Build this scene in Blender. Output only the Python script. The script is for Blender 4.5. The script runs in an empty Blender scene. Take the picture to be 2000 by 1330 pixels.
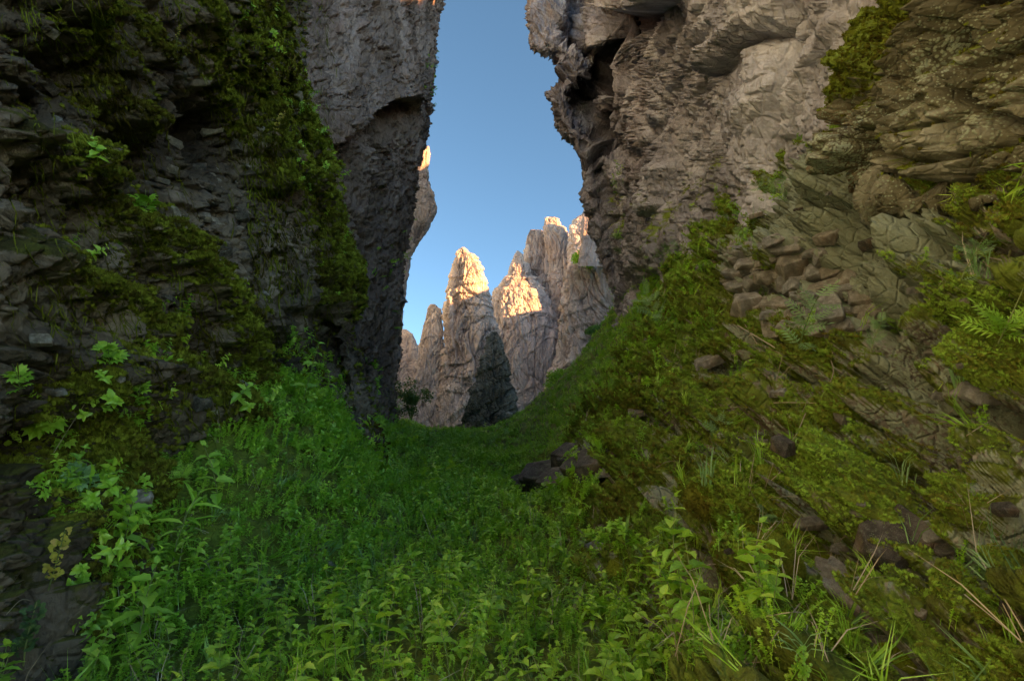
import bpy, bmesh, math, random
import numpy as np
from mathutils import Vector, Matrix, Euler
R = math.radians
random.seed(7)
rng = np.random.default_rng(7)
scene = bpy.context.scene
COL = scene.collection
# ------------------------------------------------------------------ camera, sky, sun, exposure
PITCH = R(15.0)
FPX = 1111.0                                   # focal length in photograph pixels (2000 wide)
cam_d = bpy.data.cameras.new('camera'); cam = bpy.data.objects.new('camera', cam_d); COL.objects.link(cam)
cam_d.lens = 20.0; cam_d.sensor_width = 36.0; cam_d.clip_start = 0.05; cam_d.clip_end = 3000
cam.location = (0, 0, 0); cam.rotation_euler = (R(90) + PITCH, 0, 0)
scene.camera = cam
SUN_EL, SUN_AZ = R(14), R(117)                # azimuth measured from +Y, negative = towards -X
sun_dir = Vector((math.sin(SUN_AZ) * math.cos(SUN_EL), math.cos(SUN_AZ) * math.cos(SUN_EL), math.sin(SUN_EL)))
world = bpy.data.worlds.new('World'); scene.world = world; world.use_nodes = True
wn = world.node_tree.nodes; wl = world.node_tree.links
bg = wn['Background']; bg.inputs['Strength'].default_value = 0.1
sky = wn.new('ShaderNodeTexSky'); sky.sky_type = 'NISHITA'; sky.sun_disc = False
sky.sun_elevation = SUN_EL; sky.sun_rotation = SUN_AZ
sky.air_density = 0.5; sky.dust_density = 0.5; sky.ozone_density = 1.5; sky.altitude = 1500
tint = wn.new('ShaderNodeMix'); tint.data_type = 'RGBA'; tint.blend_type = 'MULTIPLY'; tint.inputs[0].default_value = 1.0
tint.inputs[7].default_value = (0.88, 0.97, 0.80, 1)          # one white balance for the whole sky
wl.new(sky.outputs[0], tint.inputs[6]); wl.new(tint.outputs[2], bg.inputs[0])
sun_l = bpy.data.lights.new('sun', 'SUN'); sun = bpy.data.objects.new('sun', sun_l); COL.objects.link(sun)
sun_l.energy = 4.6; sun_l.angle = R(0.5); sun_l.color = (1.0, 0.44, 0.15)
sun.rotation_euler = (-sun_dir).to_track_quat('-Z', 'Y').to_euler(); sun.location = (-30, -10, 60)
vs = scene.view_settings
vs.view_transform = 'Standard'; vs.look = 'None'; vs.gamma = 1; vs.use_curve_mapping = False
vs.exposure = 2.5
scene.cycles.max_bounces = 10; scene.cycles.diffuse_bounces = 7; scene.cycles.transmission_bounces = 4
scene.cycles.transparent_max_bounces = 4; scene.cycles.sample_clamp_indirect = 5

# ------------------------------------------------------------------ noise in numpy
_T = 32
_G = rng.normal(size=(_T ** 3, 3)).astype(np.float32); _G /= np.linalg.norm(_G, axis=1, keepdims=True)
_J = rng.random((_T ** 3, 3)).astype(np.float32)
_V = rng.random((_T ** 3, 4)).astype(np.float32)
def _idx(i, j, k): return ((i & 31) * 1024 + (j & 31) * 32 + (k & 31))
def noise(P):
    P = P.astype(np.float32); F = np.floor(P); I = F.astype(np.int32); f = P - F
    u = f * f * f * (f * (f * 6 - 15) + 10)
    out = 0
    for a in (0, 1):
        for b in (0, 1):
            for c in (0, 1):
                g = _G[_idx(I[:, 0] + a, I[:, 1] + b, I[:, 2] + c)]
                d = g[:, 0] * (f[:, 0] - a) + g[:, 1] * (f[:, 1] - b) + g[:, 2] * (f[:, 2] - c)
                w = (u[:, 0] if a else 1 - u[:, 0]) * (u[:, 1] if b else 1 - u[:, 1]) * (u[:, 2] if c else 1 - u[:, 2])
                out = out + d * w
    return out * 1.5
def fbm(P, oct=4, gain=0.5, lac=2.03, ridged=False):
    s = 0; a = 1.0; t = 0
    for o in range(oct):
        n = noise(P + 17.3 * o)
        if ridged: n = 1 - 2 * np.abs(n)
        s = s + a * n; t += a; a *= gain; P = P * lac
    return s / t
def worley(P):
    """F1, F2, random values of the nearest cell, vector from its centre."""
    P = P.astype(np.float32); F = np.floor(P); I = F.astype(np.int32); f = P - F
    n = len(P); d1 = np.full(n, 9.0, np.float32); d2 = d1.copy(); bid = np.zeros(n, np.int32)
    V = np.zeros((n, 3), np.float32)
    for a in (-1, 0, 1):
        for b in (-1, 0, 1):
            for c in (-1, 0, 1):
                ix = _idx(I[:, 0] + a, I[:, 1] + b, I[:, 2] + c)
                v = f - _J[ix] - np.array((a, b, c), np.float32)
                d = np.einsum('ij,ij->i', v, v)
                m = d < d1
                d2 = np.where(m, d1, np.minimum(d2, d)); d1 = np.where(m, d, d1)
                bid = np.where(m, ix, bid); V[m] = v[m]
    return np.sqrt(d1), np.sqrt(d2), _V[bid], V
def ss(a, b, x):
    t = np.clip((x - a) / (b - a), 0, 1); return t * t * (3 - 2 * t)
def blocks(P, tilt=0.8, crack=0.35, cw=0.08):
    """broken rock: every cell has its own height and slant, cracks between them"""
    f1, f2, r, v = worley(P)
    g = r[:, 1:4] - 0.5
    h = (r[:, 0] - 0.5) + tilt * 2 * (g * v).sum(1); e = f2 - f1
    return (h + 0.35) * (0.25 + 0.75 * ss(0, 0.16, e)) - crack * (1 - ss(0, cw, e)) - 0.25
def rot(P, ax=0, ay=0, az=0):
    M = np.array(Euler((R(ax), R(ay), R(az))).to_matrix(), np.float32); return P @ M.T

# ------------------------------------------------------------------ geometry helpers
def ray(px, py):
    xc = (np.asarray(px, float) - 1000) / FPX; zc = (665 - np.asarray(py, float)) / FPX
    y = math.cos(PITCH) - zc * math.sin(PITCH); z = math.sin(PITCH) + zc * math.cos(PITCH)
    return np.stack([xc / y, np.ones_like(xc), z / y], -1)
def project(P):
    P = np.asarray(P, float)
    f = P[..., 1] * math.cos(PITCH) + P[..., 2] * math.sin(PITCH)
    u = -P[..., 1] * math.sin(PITCH) + P[..., 2] * math.cos(PITCH)
    return 1000 + FPX * P[..., 0] / f, 665 - FPX * u / f
def at(px, py, Y):
    return Vector([float(c) for c in ray(px, py) * Y])
def catmull(A, n, axis):
    """resample control array A along axis to n samples"""
    A = np.moveaxis(A, axis, 0); m = A.shape[0]
    t = np.linspace(0, m - 1, n); i = np.minimum(t.astype(int), m - 2); f = (t - i).reshape(-1, *([1] * (A.ndim - 1)))
    p0, p1, p2, p3 = A[np.maximum(i - 1, 0)], A[i], A[i + 1], A[np.minimum(i + 2, m - 1)]
    r = 0.5 * ((2 * p1) + (p2 - p0) * f + (2 * p0 - 5 * p1 + 4 * p2 - p3) * f ** 2 + (3 * p1 - p0 - 3 * p2 + p3) * f ** 3)
    return np.moveaxis(r, 0, axis)
def normals(P):
    du = np.gradient(P, axis=0); dv = np.gradient(P, axis=1)
    n = np.cross(du, dv); n /= np.linalg.norm(n, axis=2, keepdims=True) + 1e-12
    return n
def mesh_grid(name, P, attrs=None, mat=None, parent=None, wrap=False, kind=None, smooth=True):
    nu, nv = P.shape[:2]
    me = bpy.data.meshes.new(name)
    idx = np.arange(nu * nv).reshape(nu, nv)
    if wrap: idx = np.concatenate([idx, idx[:, :1]], 1)
    q = np.stack([idx[:-1, :-1], idx[:-1, 1:], idx[1:, 1:], idx[1:, :-1]], -1).reshape(-1, 4)
    me.vertices.add(nu * nv); me.vertices.foreach_set('co', P.reshape(-1).astype(np.float32))
    me.loops.add(q.size); me.loops.foreach_set('vertex_index', q.reshape(-1).astype(np.int32))
    me.polygons.add(len(q)); me.polygons.foreach_set('loop_start', np.arange(0, q.size, 4, dtype=np.int32))
    me.polygons.foreach_set('use_smooth', np.full(len(q), smooth))
    me.update(calc_edges=True)
    for k, v in (attrs or {}).items():
        a = me.attributes.new(k, 'FLOAT', 'POINT'); a.data.foreach_set('value', v.reshape(-1).astype(np.float32))
    if mat: me.materials.append(mat)
    o = bpy.data.objects.new(name, me); COL.objects.link(o)
    if parent: o.parent = parent
    if kind: o['kind'] = kind
    return o
def poly_field(px, py, pts):
    """signed-ish distance (pixels) to a polyline given in photograph pixels"""
    best = np.full(px.shape, 1e9)
    for (x0, y0), (x1, y1) in zip(pts[:-1], pts[1:]):
        dx, dy = x1 - x0, y1 - y0; L = dx * dx + dy * dy
        t = np.clip(((px - x0) * dx + (py - y0) * dy) / L, 0, 1)
        best = np.minimum(best, np.hypot(px - x0 - t * dx, py - y0 - t * dy))
    return best
def in_poly(px, py, pts):
    c = np.zeros(px.shape, bool); j = len(pts) - 1
    for i in range(len(pts)):
        xi, yi = pts[i]; xj, yj = pts[j]
        if yi != yj: c ^= ((yi > py) != (yj > py)) & (px < (xj - xi) * (py - yi) / (yj - yi) + xi)
        j = i
    return c
def poly_mask(px, py, pts, soft):
    d = poly_field(px, py, pts + [pts[0]]); s = np.where(in_poly(px, py, pts), d, -d)
    return ss(-soft, soft, s)
def blob(px, py, cx, cy, rx, ry, a=0):
    c, s = math.cos(R(a)), math.sin(R(a)); X = ((px - cx) * c + (py - cy) * s) / rx; Y = (-(px - cx) * s + (py - cy) * c) / ry
    return np.exp(-(X * X + Y * Y))
def info(o, label, cat=None, group=None, kind=None):
    o['label'] = label
    if cat: o['category'] = cat
    if group: o['group'] = group
    if kind: o['kind'] = kind
    return o
def empty(name, loc, rz=0):
    o = bpy.data.objects.new(name, None); COL.objects.link(o); o.location = loc; o.rotation_euler = (0, 0, rz); o.empty_display_size = 0.1
    return o

# ------------------------------------------------------------------ materials
class NT:
    def __init__(s, name):
        s.m = bpy.data.materials.new(name); s.m.use_nodes = True; s.t = s.m.node_tree; s.t.nodes.clear()
        s.out = s.t.nodes.new('ShaderNodeOutputMaterial'); s.tc = s.t.nodes.new('ShaderNodeTexCoord')
    def n(s, typ, ins=None, **kw):
        nd = s.t.nodes.new(typ)
        for k, v in kw.items(): setattr(nd, k, v)
        for k, v in (ins or {}).items():
            if isinstance(v, bpy.types.NodeSocket): s.t.links.new(v, nd.inputs[k])
            else: nd.inputs[k].default_value = v
        return nd
    def map(s, scale, rotn=(0, 0, 0), src=None):
        return s.n('ShaderNodeMapping', {'Vector': src or s.tc.outputs['Object'], 'Scale': scale, 'Rotation': tuple(R(a) for a in rotn)}).outputs[0]
    def noise(s, vec, scale, detail=6, rough=0.6, dist=0.0):
        return s.n('ShaderNodeTexNoise', {'Vector': vec, 'Scale': scale, 'Detail': detail, 'Roughness': rough, 'Distortion': dist}).outputs['Fac']
    def vor(s, vec, scale, feature='F1', out='Distance', rnd=1.0):
        return s.n('ShaderNodeTexVoronoi', {'Vector': vec, 'Scale': scale, 'Randomness': rnd}, feature=feature).outputs[out]
    def ramp(s, fac, stops):
        nd = s.n('ShaderNodeValToRGB', {'Fac': fac}); e = nd.color_ramp.elements
        while len(e) < len(stops): e.new(0.5)
        for el, (p, c) in zip(e, stops):
            el.position = p; el.color = (*c, 1) if len(c) == 3 else c
        return nd.outputs[0]
    def rng(s, x, a, b, c=0.0, d=1.0):
        return s.n('ShaderNodeMapRange', {'Value': x, 'From Min': a, 'From Max': b, 'To Min': c, 'To Max': d}, interpolation_type='SMOOTHSTEP').outputs[0]
    def math(s, op, a, b=0.0):
        return s.n('ShaderNodeMath', {0: a, 1: b}, operation=op).outputs[0]
    def mix(s, fac, a, b, mode='MIX'):
        nd = s.n('ShaderNodeMix', None, data_type='RGBA', blend_type=mode)
        for i, v in ((0, fac), (6, a), (7, b)):
            if isinstance(v, bpy.types.NodeSocket): s.t.links.new(v, nd.inputs[i])
            else: nd.inputs[i].default_value = v if i == 0 else (*v, 1)
        return nd.outputs[2]
    def attr(s, name): return s.n('ShaderNodeAttribute', None, attribute_name=name).outputs['Fac']
    def geo_rand(s): return s.n('ShaderNodeObjectInfo').outputs['Random']
    def bsdf(s, color, rough=0.9, bump=None, bdist=0.02, spec=0.3, **kw):
        ins = {'Base Color': color if isinstance(color, bpy.types.NodeSocket) else (*color, 1), 'Roughness': rough, 'Specular IOR Level': spec}
        if bump is not None:
            ins['Normal'] = s.n('ShaderNodeBump', {'Height': bump, 'Distance': bdist, 'Strength': 1.0}).outputs[0]
        ins.update(kw)
        b = s.n('ShaderNodeBsdfPrincipled', ins)
        s.t.links.new(b.outputs[0], s.out.inputs[0]); return b
MOSS = [(0.25, (0.045, 0.036, 0.010)), (0.42, (0.11, 0.14, 0.015)), (0.58, (0.19, 0.27, 0.025)), (0.75, (0.28, 0.38, 0.045))]
def rock_mat(name, cols, scale=1.0, stretch=(1, 1, 1), rotn=(0, 0, 0), bdist=0.03, stain=(0.20, 0.10, 0.045), stain_amt=0.3,
             moss_cols=MOSS, lichen=(0.42, 0.50, 0.36), wet=0.0):
    s = NT(name); v = s.map(stretch, rotn); o = s.tc.outputs['Object']
    n1 = s.noise(v, 0.7 * scale, 8, 0.62, 0.4); base = s.ramp(n1, [(0.3, cols[0]), (0.5, cols[1]), (0.68, cols[2])])
    n2 = s.noise(o, 0.35 * scale, 5, 0.55); base = s.mix(s.math('MULTIPLY', s.rng(n2, 0.5, 0.68), stain_amt), base, stain)
    n3 = s.noise(v, 9 * scale, 6, 0.7); base = s.mix(0.75, base, s.ramp(n3, [(0.32, (0.5, 0.49, 0.48)), (0.5, (0.92, 0.92, 0.92)), (0.68, (1.0, 1.0, 1.0))]), 'MULTIPLY')
    vc = s.vor(v, 5 * scale, 'DISTANCE_TO_EDGE')
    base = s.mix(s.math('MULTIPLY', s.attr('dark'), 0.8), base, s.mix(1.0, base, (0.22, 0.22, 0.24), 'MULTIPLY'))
    # lichen spots
    l = s.vor(o, 26 * scale, 'F1'); ln = s.noise(o, 3.5 * scale, 5, 0.7)
    lf = s.math('MULTIPLY', s.rng(s.math('ADD', s.math('ADD', s.attr('lichen'), s.math('MULTIPLY', ln, 0.9)), s.math('MULTIPLY', l, -0.6)), 0.50, 0.62), 0.9)
    base = s.mix(lf, base, s.mix(s.noise(o, 60 * scale, 2), lichen, (0.25, 0.30, 0.2)))
    # moss
    mn = s.noise(o, 4.0 * scale, 8, 0.7); mc = s.ramp(s.noise(o, 2.2 * scale, 9, 0.75), moss_cols)
    mf = s.rng(s.math('ADD', s.attr('moss'), s.math('MULTIPLY', s.math('SUBTRACT', mn, 0.5), 1.5)), 0.40, 0.60)
    col = s.mix(mf, base, mc)
    fine = s.noise(o, 45 * scale, 4, 0.75)
    h = s.math('ADD', s.math('ADD', n3, s.math('MULTIPLY', s.rng(vc, 0, 0.12), 0.35)), s.math('MULTIPLY', fine, 0.35))
    s.bsdf(col, 0.85 - wet, h, bdist, 0.35)
    return s.m

# ------------------------------------------------------------------ rock materials
M_left = rock_mat('dark_mossy_rock', ((0.05, 0.042, 0.03), (0.16, 0.135, 0.10), (0.38, 0.33, 0.26)), 1.6, (1, 1, 0.6), (0, 35, 0), 0.04, stain=(0.10, 0.055, 0.03), moss_cols=[(0.25, (0.02, 0.017, 0.005)), (0.45, (0.05, 0.05, 0.008)), (0.62, (0.10, 0.12, 0.012)), (0.8, (0.17, 0.20, 0.02))])
M_far_left = rock_mat('grey_fibrous_rock', ((0.10, 0.075, 0.062), (0.26, 0.20, 0.17), (0.46, 0.37, 0.33)), 0.7, (1.3, 1.3, 0.35), (8, 10, 0), 0.08, stain=(0.27, 0.17, 0.12), stain_amt=0.3)
M_right = rock_mat('pale_grey_rock', ((0.14, 0.14, 0.16), (0.39, 0.39, 0.44), (0.66, 0.67, 0.73)), 0.9, (1.2, 1.2, 0.5), (0, -30, 0), 0.07, stain=(0.28, 0.19, 0.15), stain_amt=0.3)
M_boulder = rock_mat('olive_lichened_rock', ((0.055, 0.052, 0.03), (0.17, 0.165, 0.10), (0.38, 0.38, 0.29)), 2.2, (1, 1, 1.4), (0, 30, 0), 0.02, stain=(0.30, 0.15, 0.04), stain_amt=0.5)
M_slope = rock_mat('mossy_slope_rock', ((0.11, 0.095, 0.065), (0.28, 0.26, 0.20), (0.52, 0.50, 0.42)), 2.0, (1, 1, 1), (0, 30, 0), 0.045, stain=(0.24, 0.13, 0.07), stain_amt=0.35)
M_spire = rock_mat('sandstone_spire_rock', ((0.52, 0.41, 0.36), (0.74, 0.63, 0.57), (0.86, 0.79, 0.74)), 0.22, (1, 1, 0.35), (0, 6, 0), 0.3, stain=(0.42, 0.26, 0.19), stain_amt=0.6)
M_cone = rock_mat('dark_rubble_rock', ((0.10, 0.11, 0.09), (0.25, 0.26, 0.21), (0.55, 0.56, 0.50)), 0.5, (1, 1, 1), (0, 20, 0), 0.12, stain=(0.16, 0.12, 0.09))

# ------------------------------------------------------------------ cliffs as displaced sheets
def net(ctrl, nu, nv):
    """ctrl: rows of (px, py, Y); 1/Y is interpolated so that flat stays flat"""
    A = np.array(ctrl, float); A[..., 2] = 1 / A[..., 2]
    G = catmull(catmull(A, nu, 0), nv, 1); px, py, Y = G[..., 0], G[..., 1], 1 / G[..., 2]
    P = ray(px, py) * Y[..., None]; N = normals(P)
    if (N * -P).sum(2).mean() < 0: N = -N
    return px, py, P, N
def flat(P): return P.reshape(-1, 3).astype(np.float32)
def sh(a, like): return np.asarray(a).reshape(like.shape[:2])
def leftY(r, w0=2.4, k=0.12): return w0 / np.maximum(r - k, 0.06)

# --- near left wall (mossy, overhanging)
rows = []
for py in (-330, -325, -190, -100, 0, 200, 400, 600, 800, 1000, 1250, 1600):
    row = []
    edge = float(np.interp(py, [-600, 0, 200, 300, 450, 600, 800, 1000], [520, 562, 580, 606, 632, 668, 708, 740]))
    for k, px in enumerate((-2600, -1100, -500, -200, 0, 150, 300, 420, 510, edge - 45, edge - 8, edge, edge - 10)):
        r = abs(float(ray(px, py)[0])); Y = float(leftY(r)); Y = min(Y, 9.6)
        if py > 900: Y *= 1 - 0.12 * (py - 900) / 400
        if k == 11: Y += 0.9
        if k == 12: Y += 4.0
        if py == -330: Y *= 1.6
        if py == -325: Y *= 1.15
        row.append((px, {-330: 60, -325: -185}.get(py, py), Y))
    rows.append(row)
lpx, lpy, lP, lN = net(rows, 700, 640)
F = flat(lP)
W = F + 0.25 * np.stack([noise(F * 0.8), noise(F * 0.8 + 9), noise(F * 0.8 + 21)], 1)
S = rot(W, 0, 38, 0) * np.array((1.35, 1.0, 0.7), np.float32)          # strata lean down to the right
d = 0.40 * sh(fbm(S * 0.55, 4), lP) + 0.16 * sh(fbm(S * 1.7 + 5, 4, 0.55, ridged=True), lP)
d += 0.12 * sh(blocks(S * 2.4, 0.9, 0.30, 0.10), lP) + 0.09 * sh(blocks(S * 6.0 + 3, 1.2, 0.4, 0.12), lP) + 0.04 * sh(blocks(S * 14 + 3, 1.2, 0.35, 0.12), lP)
d += 0.022 * sh(fbm(W * 11, 3, 0.6), lP)
RIDGES = [([(425, -120), (432, 0), (450, 110), (478, 200), (520, 290), (580, 360), (622, 430), (640, 520), (660, 600)], 16, 0.42),
          ([(300, -100), (345, 40), (400, 140), (450, 215), (500, 290), (515, 350)], 14, 0.34),
          ([(20, -80), (75, 0), (130, 80), (165, 150), (190, 200), (250, 250)], 18, 0.26),
          ([(150, -60), (190, 20), (225, 90)], 14, 0.20),
          ([(-120, 220), (0, 280), (90, 325), (160, 380), (215, 440), (290, 470), (365, 540), (420, 610), (450, 690), (475, 740)], 22, 0.30),
          ([(-100, 470), (30, 520), (130, 560), (250, 600), (300, 680)], 20, 0.16),
          ([(510, -60), (520, 60), (545, 160), (570, 250), (600, 330)], 12, 0.30),
          ([(370, 740), (430, 790), (450, 860), (430, 930)], 26, 0.22),
          ([(100, 760), (190, 840), (230, 900), (250, 980)], 24, 0.18)]
wob = sh(14 * fbm(F * 1.5 + 3, 3), lP)
moss = np.zeros(lpx.shape)
for pts, w, a in RIDGES:
    f = poly_field(lpx + wob, lpy + wob, pts)
    d += a * np.exp(-(f / (w * 1.6)) ** 2) * (0.7 + 0.6 * sh(noise(F * 3), lP))
    moss = np.maximum(moss, np.exp(-(f / (w * 1.7)) ** 2))
d -= 0.55 * blob(lpx, lpy, 400, 250, 95, 130, 30) + 0.45 * blob(lpx, lpy, 230, 330, 80, 60) + 0.4 * blob(lpx, lpy, 100, 150, 90, 60, 40)
d -= 0.45 * blob(lpx, lpy, 560, 720, 70, 90) + 0.5 * blob(lpx, lpy, 90, 870, 120, 50) + 0.4 * blob(lpx, lpy, 340, 1000, 60, 80)
d += 0.35 * blob(lpx, lpy, 400, 800, 60, 60) + 0.3 * blob(lpx, lpy, 150, 700, 120, 50)
edge_fade = ss(720, 620, lpx)
lP2 = lP + lN * d[..., None]
N2 = normals(lP2); N2 *= np.sign((N2 * lN).sum(2))[..., None]
up = N2[..., 2]
rub = poly_mask(lpx, lpy, [(290, 150), (350, 130), (480, 260), (500, 330), (480, 430), (560, 520), (570, 640), (520, 640), (420, 560), (380, 440), (270, 300)], 30)
mval = 0.05 + 0.75 * moss + 0.50 * up + 0.30 * sh(fbm(F * 0.7 + 40, 3), lP) - 0.35 * rub + 0.25 * ss(600, 1000, lpy) 
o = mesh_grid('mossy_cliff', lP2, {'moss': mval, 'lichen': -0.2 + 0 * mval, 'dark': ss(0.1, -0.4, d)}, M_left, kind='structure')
LEFT = (lpx, lpy, lP2, N2, mval)

# --- far left cliff, overhanging the gorge
SIL = ([-900, -400, 0, 70, 150, 200, 250, 290, 320, 400, 500, 560, 620, 700, 780, 860, 1000],
       [900, 880, 856, 850, 848, 838, 836, 830, 816, 801, 789, 786, 783, 775, 774, 776, 778])
rows = []
for py in (-215, -210, -110, -20, 120, 220, 330, 450, 560, 660, 760, 860, 980):
    e = float(np.interp(py, *SIL)); row = []
    for k, t in enumerate((-0.15, 0.0, 0.2, 0.4, 0.6, 0.78, 0.9, 0.965, 1.0, 1.0, 0.96)):
        px = 500 + (e - 500) * t
        Y = (9.5, 10.6, 12, 13.6, 15.6, 17.6, 19.4, 20.6, 22.0, 24.5, 30)[k]
        if py == -215: Y *= 1.5; px -= 60
        if py == -210: Y *= 1.08; px -= 8
        row.append((px if k < 9 else e - (0, 25)[k - 9] - (60 if py == -215 else 0), {-215: 110, -210: -112}.get(py, py), Y))
    rows.append(row)
px, py, P, N = net(rows, 620, 520)
F = flat(P)
W = F + 0.7 * np.stack([noise(F * 0.35), noise(F * 0.35 + 9), noise(F * 0.35 + 21)], 1)
S = rot(W, 12, 14, 0) * np.array((1.0, 0.8, 0.28), np.float32)
d = 0.7 * sh(fbm(S * 0.28, 3), P) + 0.28 * sh(fbm(S * 0.9 + 3, 4, 0.55, ridged=True), P)
V_ = rot(W + 0.25 * np.stack([noise(F * 1.5), noise(F * 1.5 + 9), noise(F * 1.5 + 21)], 1), 10, 14, 0) * np.array((1, 1, 0.22), np.float32)
d += 0.16 * sh(fbm(V_ * 3.0, 2, 0.6, ridged=True), P) + 0.09 * sh(fbm(V_ * 7.5, 2, 0.6, ridged=True), P)
d += 0.12 * sh(blocks(S * 1.7, 1.0, 0.3, 0.1), P) + 0.13 * sh(blocks(S * 5.5, 1.2, 0.35, 0.12), P) + 0.07 * sh(blocks(V_ * 9, 1.2, 0.3, 0.12), P)
d -= d.mean() + 0.1
arch_y = np.interp(px, [500, 620, 660, 700, 745, 790, 806, 830], [420, 300, 262, 224, 200, 190, 196, 240])
t = (py - arch_y)
d += 0.8 * (ss(6, -3, t) * np.exp(-np.maximum(-t, 0) / 120)) * ss(600, 680, px) * ss(835, 790, px)
d -= 0.9 * ss(-2, 8, t) * np.exp(-np.maximum(t, 0) / 30) * ss(640, 700, px) * ss(820, 795, px)
for cx, cy, a, ln, w in ((745, 330, 4, 110, 8), (700, 560, -4, 120, 14), (730, 480, 3, 90, 9), (665, 430, 8, 80, 10), (640, 110, 5, 90, 10), (760, 620, -5, 120, 9)):
    d -= 0.55 * blob(px, py, cx, cy, w, ln, -a)
P2 = P + N * d[..., None]; N2 = normals(P2); N2 *= np.sign((N2 * N).sum(2))[..., None]
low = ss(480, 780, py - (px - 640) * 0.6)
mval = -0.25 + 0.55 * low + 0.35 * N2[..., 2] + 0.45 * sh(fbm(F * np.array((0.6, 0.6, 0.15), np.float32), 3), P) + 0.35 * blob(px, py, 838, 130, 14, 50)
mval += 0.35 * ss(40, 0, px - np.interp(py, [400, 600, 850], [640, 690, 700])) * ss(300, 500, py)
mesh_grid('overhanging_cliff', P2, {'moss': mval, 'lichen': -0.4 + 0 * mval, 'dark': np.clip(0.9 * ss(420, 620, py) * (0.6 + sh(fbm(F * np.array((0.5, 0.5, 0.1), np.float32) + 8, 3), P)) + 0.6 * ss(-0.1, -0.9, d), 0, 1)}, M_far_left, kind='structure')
FARLEFT = (px, py, P2, N2, mval)

# --- right cliff
SILR = ([-700, -200, 0, 40, 92, 100, 124, 150, 178, 210, 270, 298, 308, 360, 400, 500, 560, 600, 640, 760],
        [1000, 1030, 1046, 1041, 1042, 1064, 1090, 1086, 1062, 1066, 1092, 1120, 1142, 1146, 1156, 1176, 1188, 1206, 1214, 1220])
rows = []
for py in (-225, -220, -130, -60, 0, 40, 85, 104, 124, 150, 180, 215, 270, 300, 330, 400, 470, 540, 600, 680, 800):
    e = float(np.interp(py, *SILR)); row = []
    for k, px in enumerate((e + 14, e, e + 2, e + 40, e + 95, 1290, 1400, 1520, 1640, 1760, 1900, 2200, 3000)):
        if k > 4: px = max(px, e + 95 + 40 * (k - 4))
        r = float(ray(px, py)[0]); Y = 2.6 / max(r - 0.075, 0.02); Y = min(Y, 19.5 + 0.0 * px)
        if k == 0: Y = 28
        if k == 1: Y = 21.0
        if k == 2: Y = 19.4
        if k == 3 : Y = min(Y, 18.6)
        if py == -225: Y *= 1.45; px += 70
        if py == -220: Y *= 1.1; px += 10
        row.append((px, {-225: 90, -220: -135}.get(py, py), Y))
    rows.append(row)
px, py, P, N = net(rows, 640, 760)
F = flat(P)
W = F + 0.4 * np.stack([noise(F * 0.6), noise(F * 0.6 + 9), noise(F * 0.6 + 21)], 1)
S = rot(W, 0, -32, 0) * np.array((1.15, 0.8, 0.42), np.float32)
d = 0.45 * sh(fbm(S * 0.4, 3), P) + 0.30 * sh(blocks(S * 0.45, 0.9, 0.5, 0.05), P) + 0.16 * sh(fbm(S * 1.1 + 3, 4, 0.55, ridged=True), P)
near = np.clip(P[..., 1] / 9, 0.35, 1.25)
d += near * (0.13 * sh(blocks(S * 1.3, 0.9, 0.3, 0.05), P) + 0.08 * sh(blocks(S * 3.4, 1.0, 0.4, 0.08), P) + 0.045 * sh(blocks(S * 8.0, 1.2, 0.3, 0.12), P) + 0.03 * sh(blocks(S * 17, 1.2, 0.3, 0.12), P))
d += 0.015 * sh(fbm(W * 12, 3, 0.6), P)
d -= d.mean()
# the dark cleft behind the hanging fin, the roof block at the top, the nose under the fin
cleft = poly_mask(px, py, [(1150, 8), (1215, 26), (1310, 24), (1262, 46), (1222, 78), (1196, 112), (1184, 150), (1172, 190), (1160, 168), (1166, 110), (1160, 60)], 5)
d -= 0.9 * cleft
roof = poly_mask(px, py, [(1150, -300), (1160, -6), (1190, 14), (1240, 28), (1300, 20), (1340, 0), (1380, -60), (1500, -300)], 5)
d += 0.9 * roof
fib = rot(W, 0, 8, 0) * np.array((1, 1, 0.2), np.float32)
fz = ss(1215, 1160, px) * ss(330, 290, py)
d = d * (1 - fz) + fz * (0.5 * sh(fbm(F * 0.5, 3), P) + 0.45 * sh(fbm(fib * 1.6, 3, 0.6, ridged=True), P) + 0.26 * sh(fbm(fib * 4.5, 3, 0.6, ridged=True), P) + 0.08 * sh(blocks(fib * 9, 1.2, 0.4, 0.1), P) + 0.25 * sh(blocks(rot(F, 10, 8, 0) * np.array((1, 1, 0.45), np.float32) * 0.7, 0.9, 0.4, 0.06), P) - 0.75)
fin = poly_mask(px, py, [(1040, -60), (1042, 90), (1075, 104), (1092, 128), (1150, 160), (1164, 120), (1150, 0), (1140, -60)], 5)
d += 0.4 * fin
d -= 0.5 * np.exp(-(poly_field(px, py, [(1090, 132), (1120, 150), (1148, 168), (1160, 180)]) / 5) ** 2)
for pts, w, a in ([[(1195, 20), (1180, 180), (1160, 320), (1168, 420)], 9, 0.5], [[(1168, 300), (1200, 430), (1260, 520), (1290, 590)], 9, 0.5], [[(1290, 250), (1250, 340), (1262, 420)], 12, 0.25],
                  [[(1318, 330), (1300, 430), (1280, 520)], 16, -0.35], [[(1420, 60), (1330, 160), (1260, 300)], 14, 0.2], [[(1600, 40), (1540, 150), (1520, 260)], 14, -0.12]):
    d -= a * np.exp(-(poly_field(px, py, pts) / w) ** 2)
d += 0.5 * blob(px, py, 1330, 470, 60, 90, 20) - 0.5 * blob(px, py, 1260, 560, 60, 30)
P2 = P + N * d[..., None]; N2 = normals(P2); N2 *= np.sign((N2 * N).sum(2))[..., None]
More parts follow.
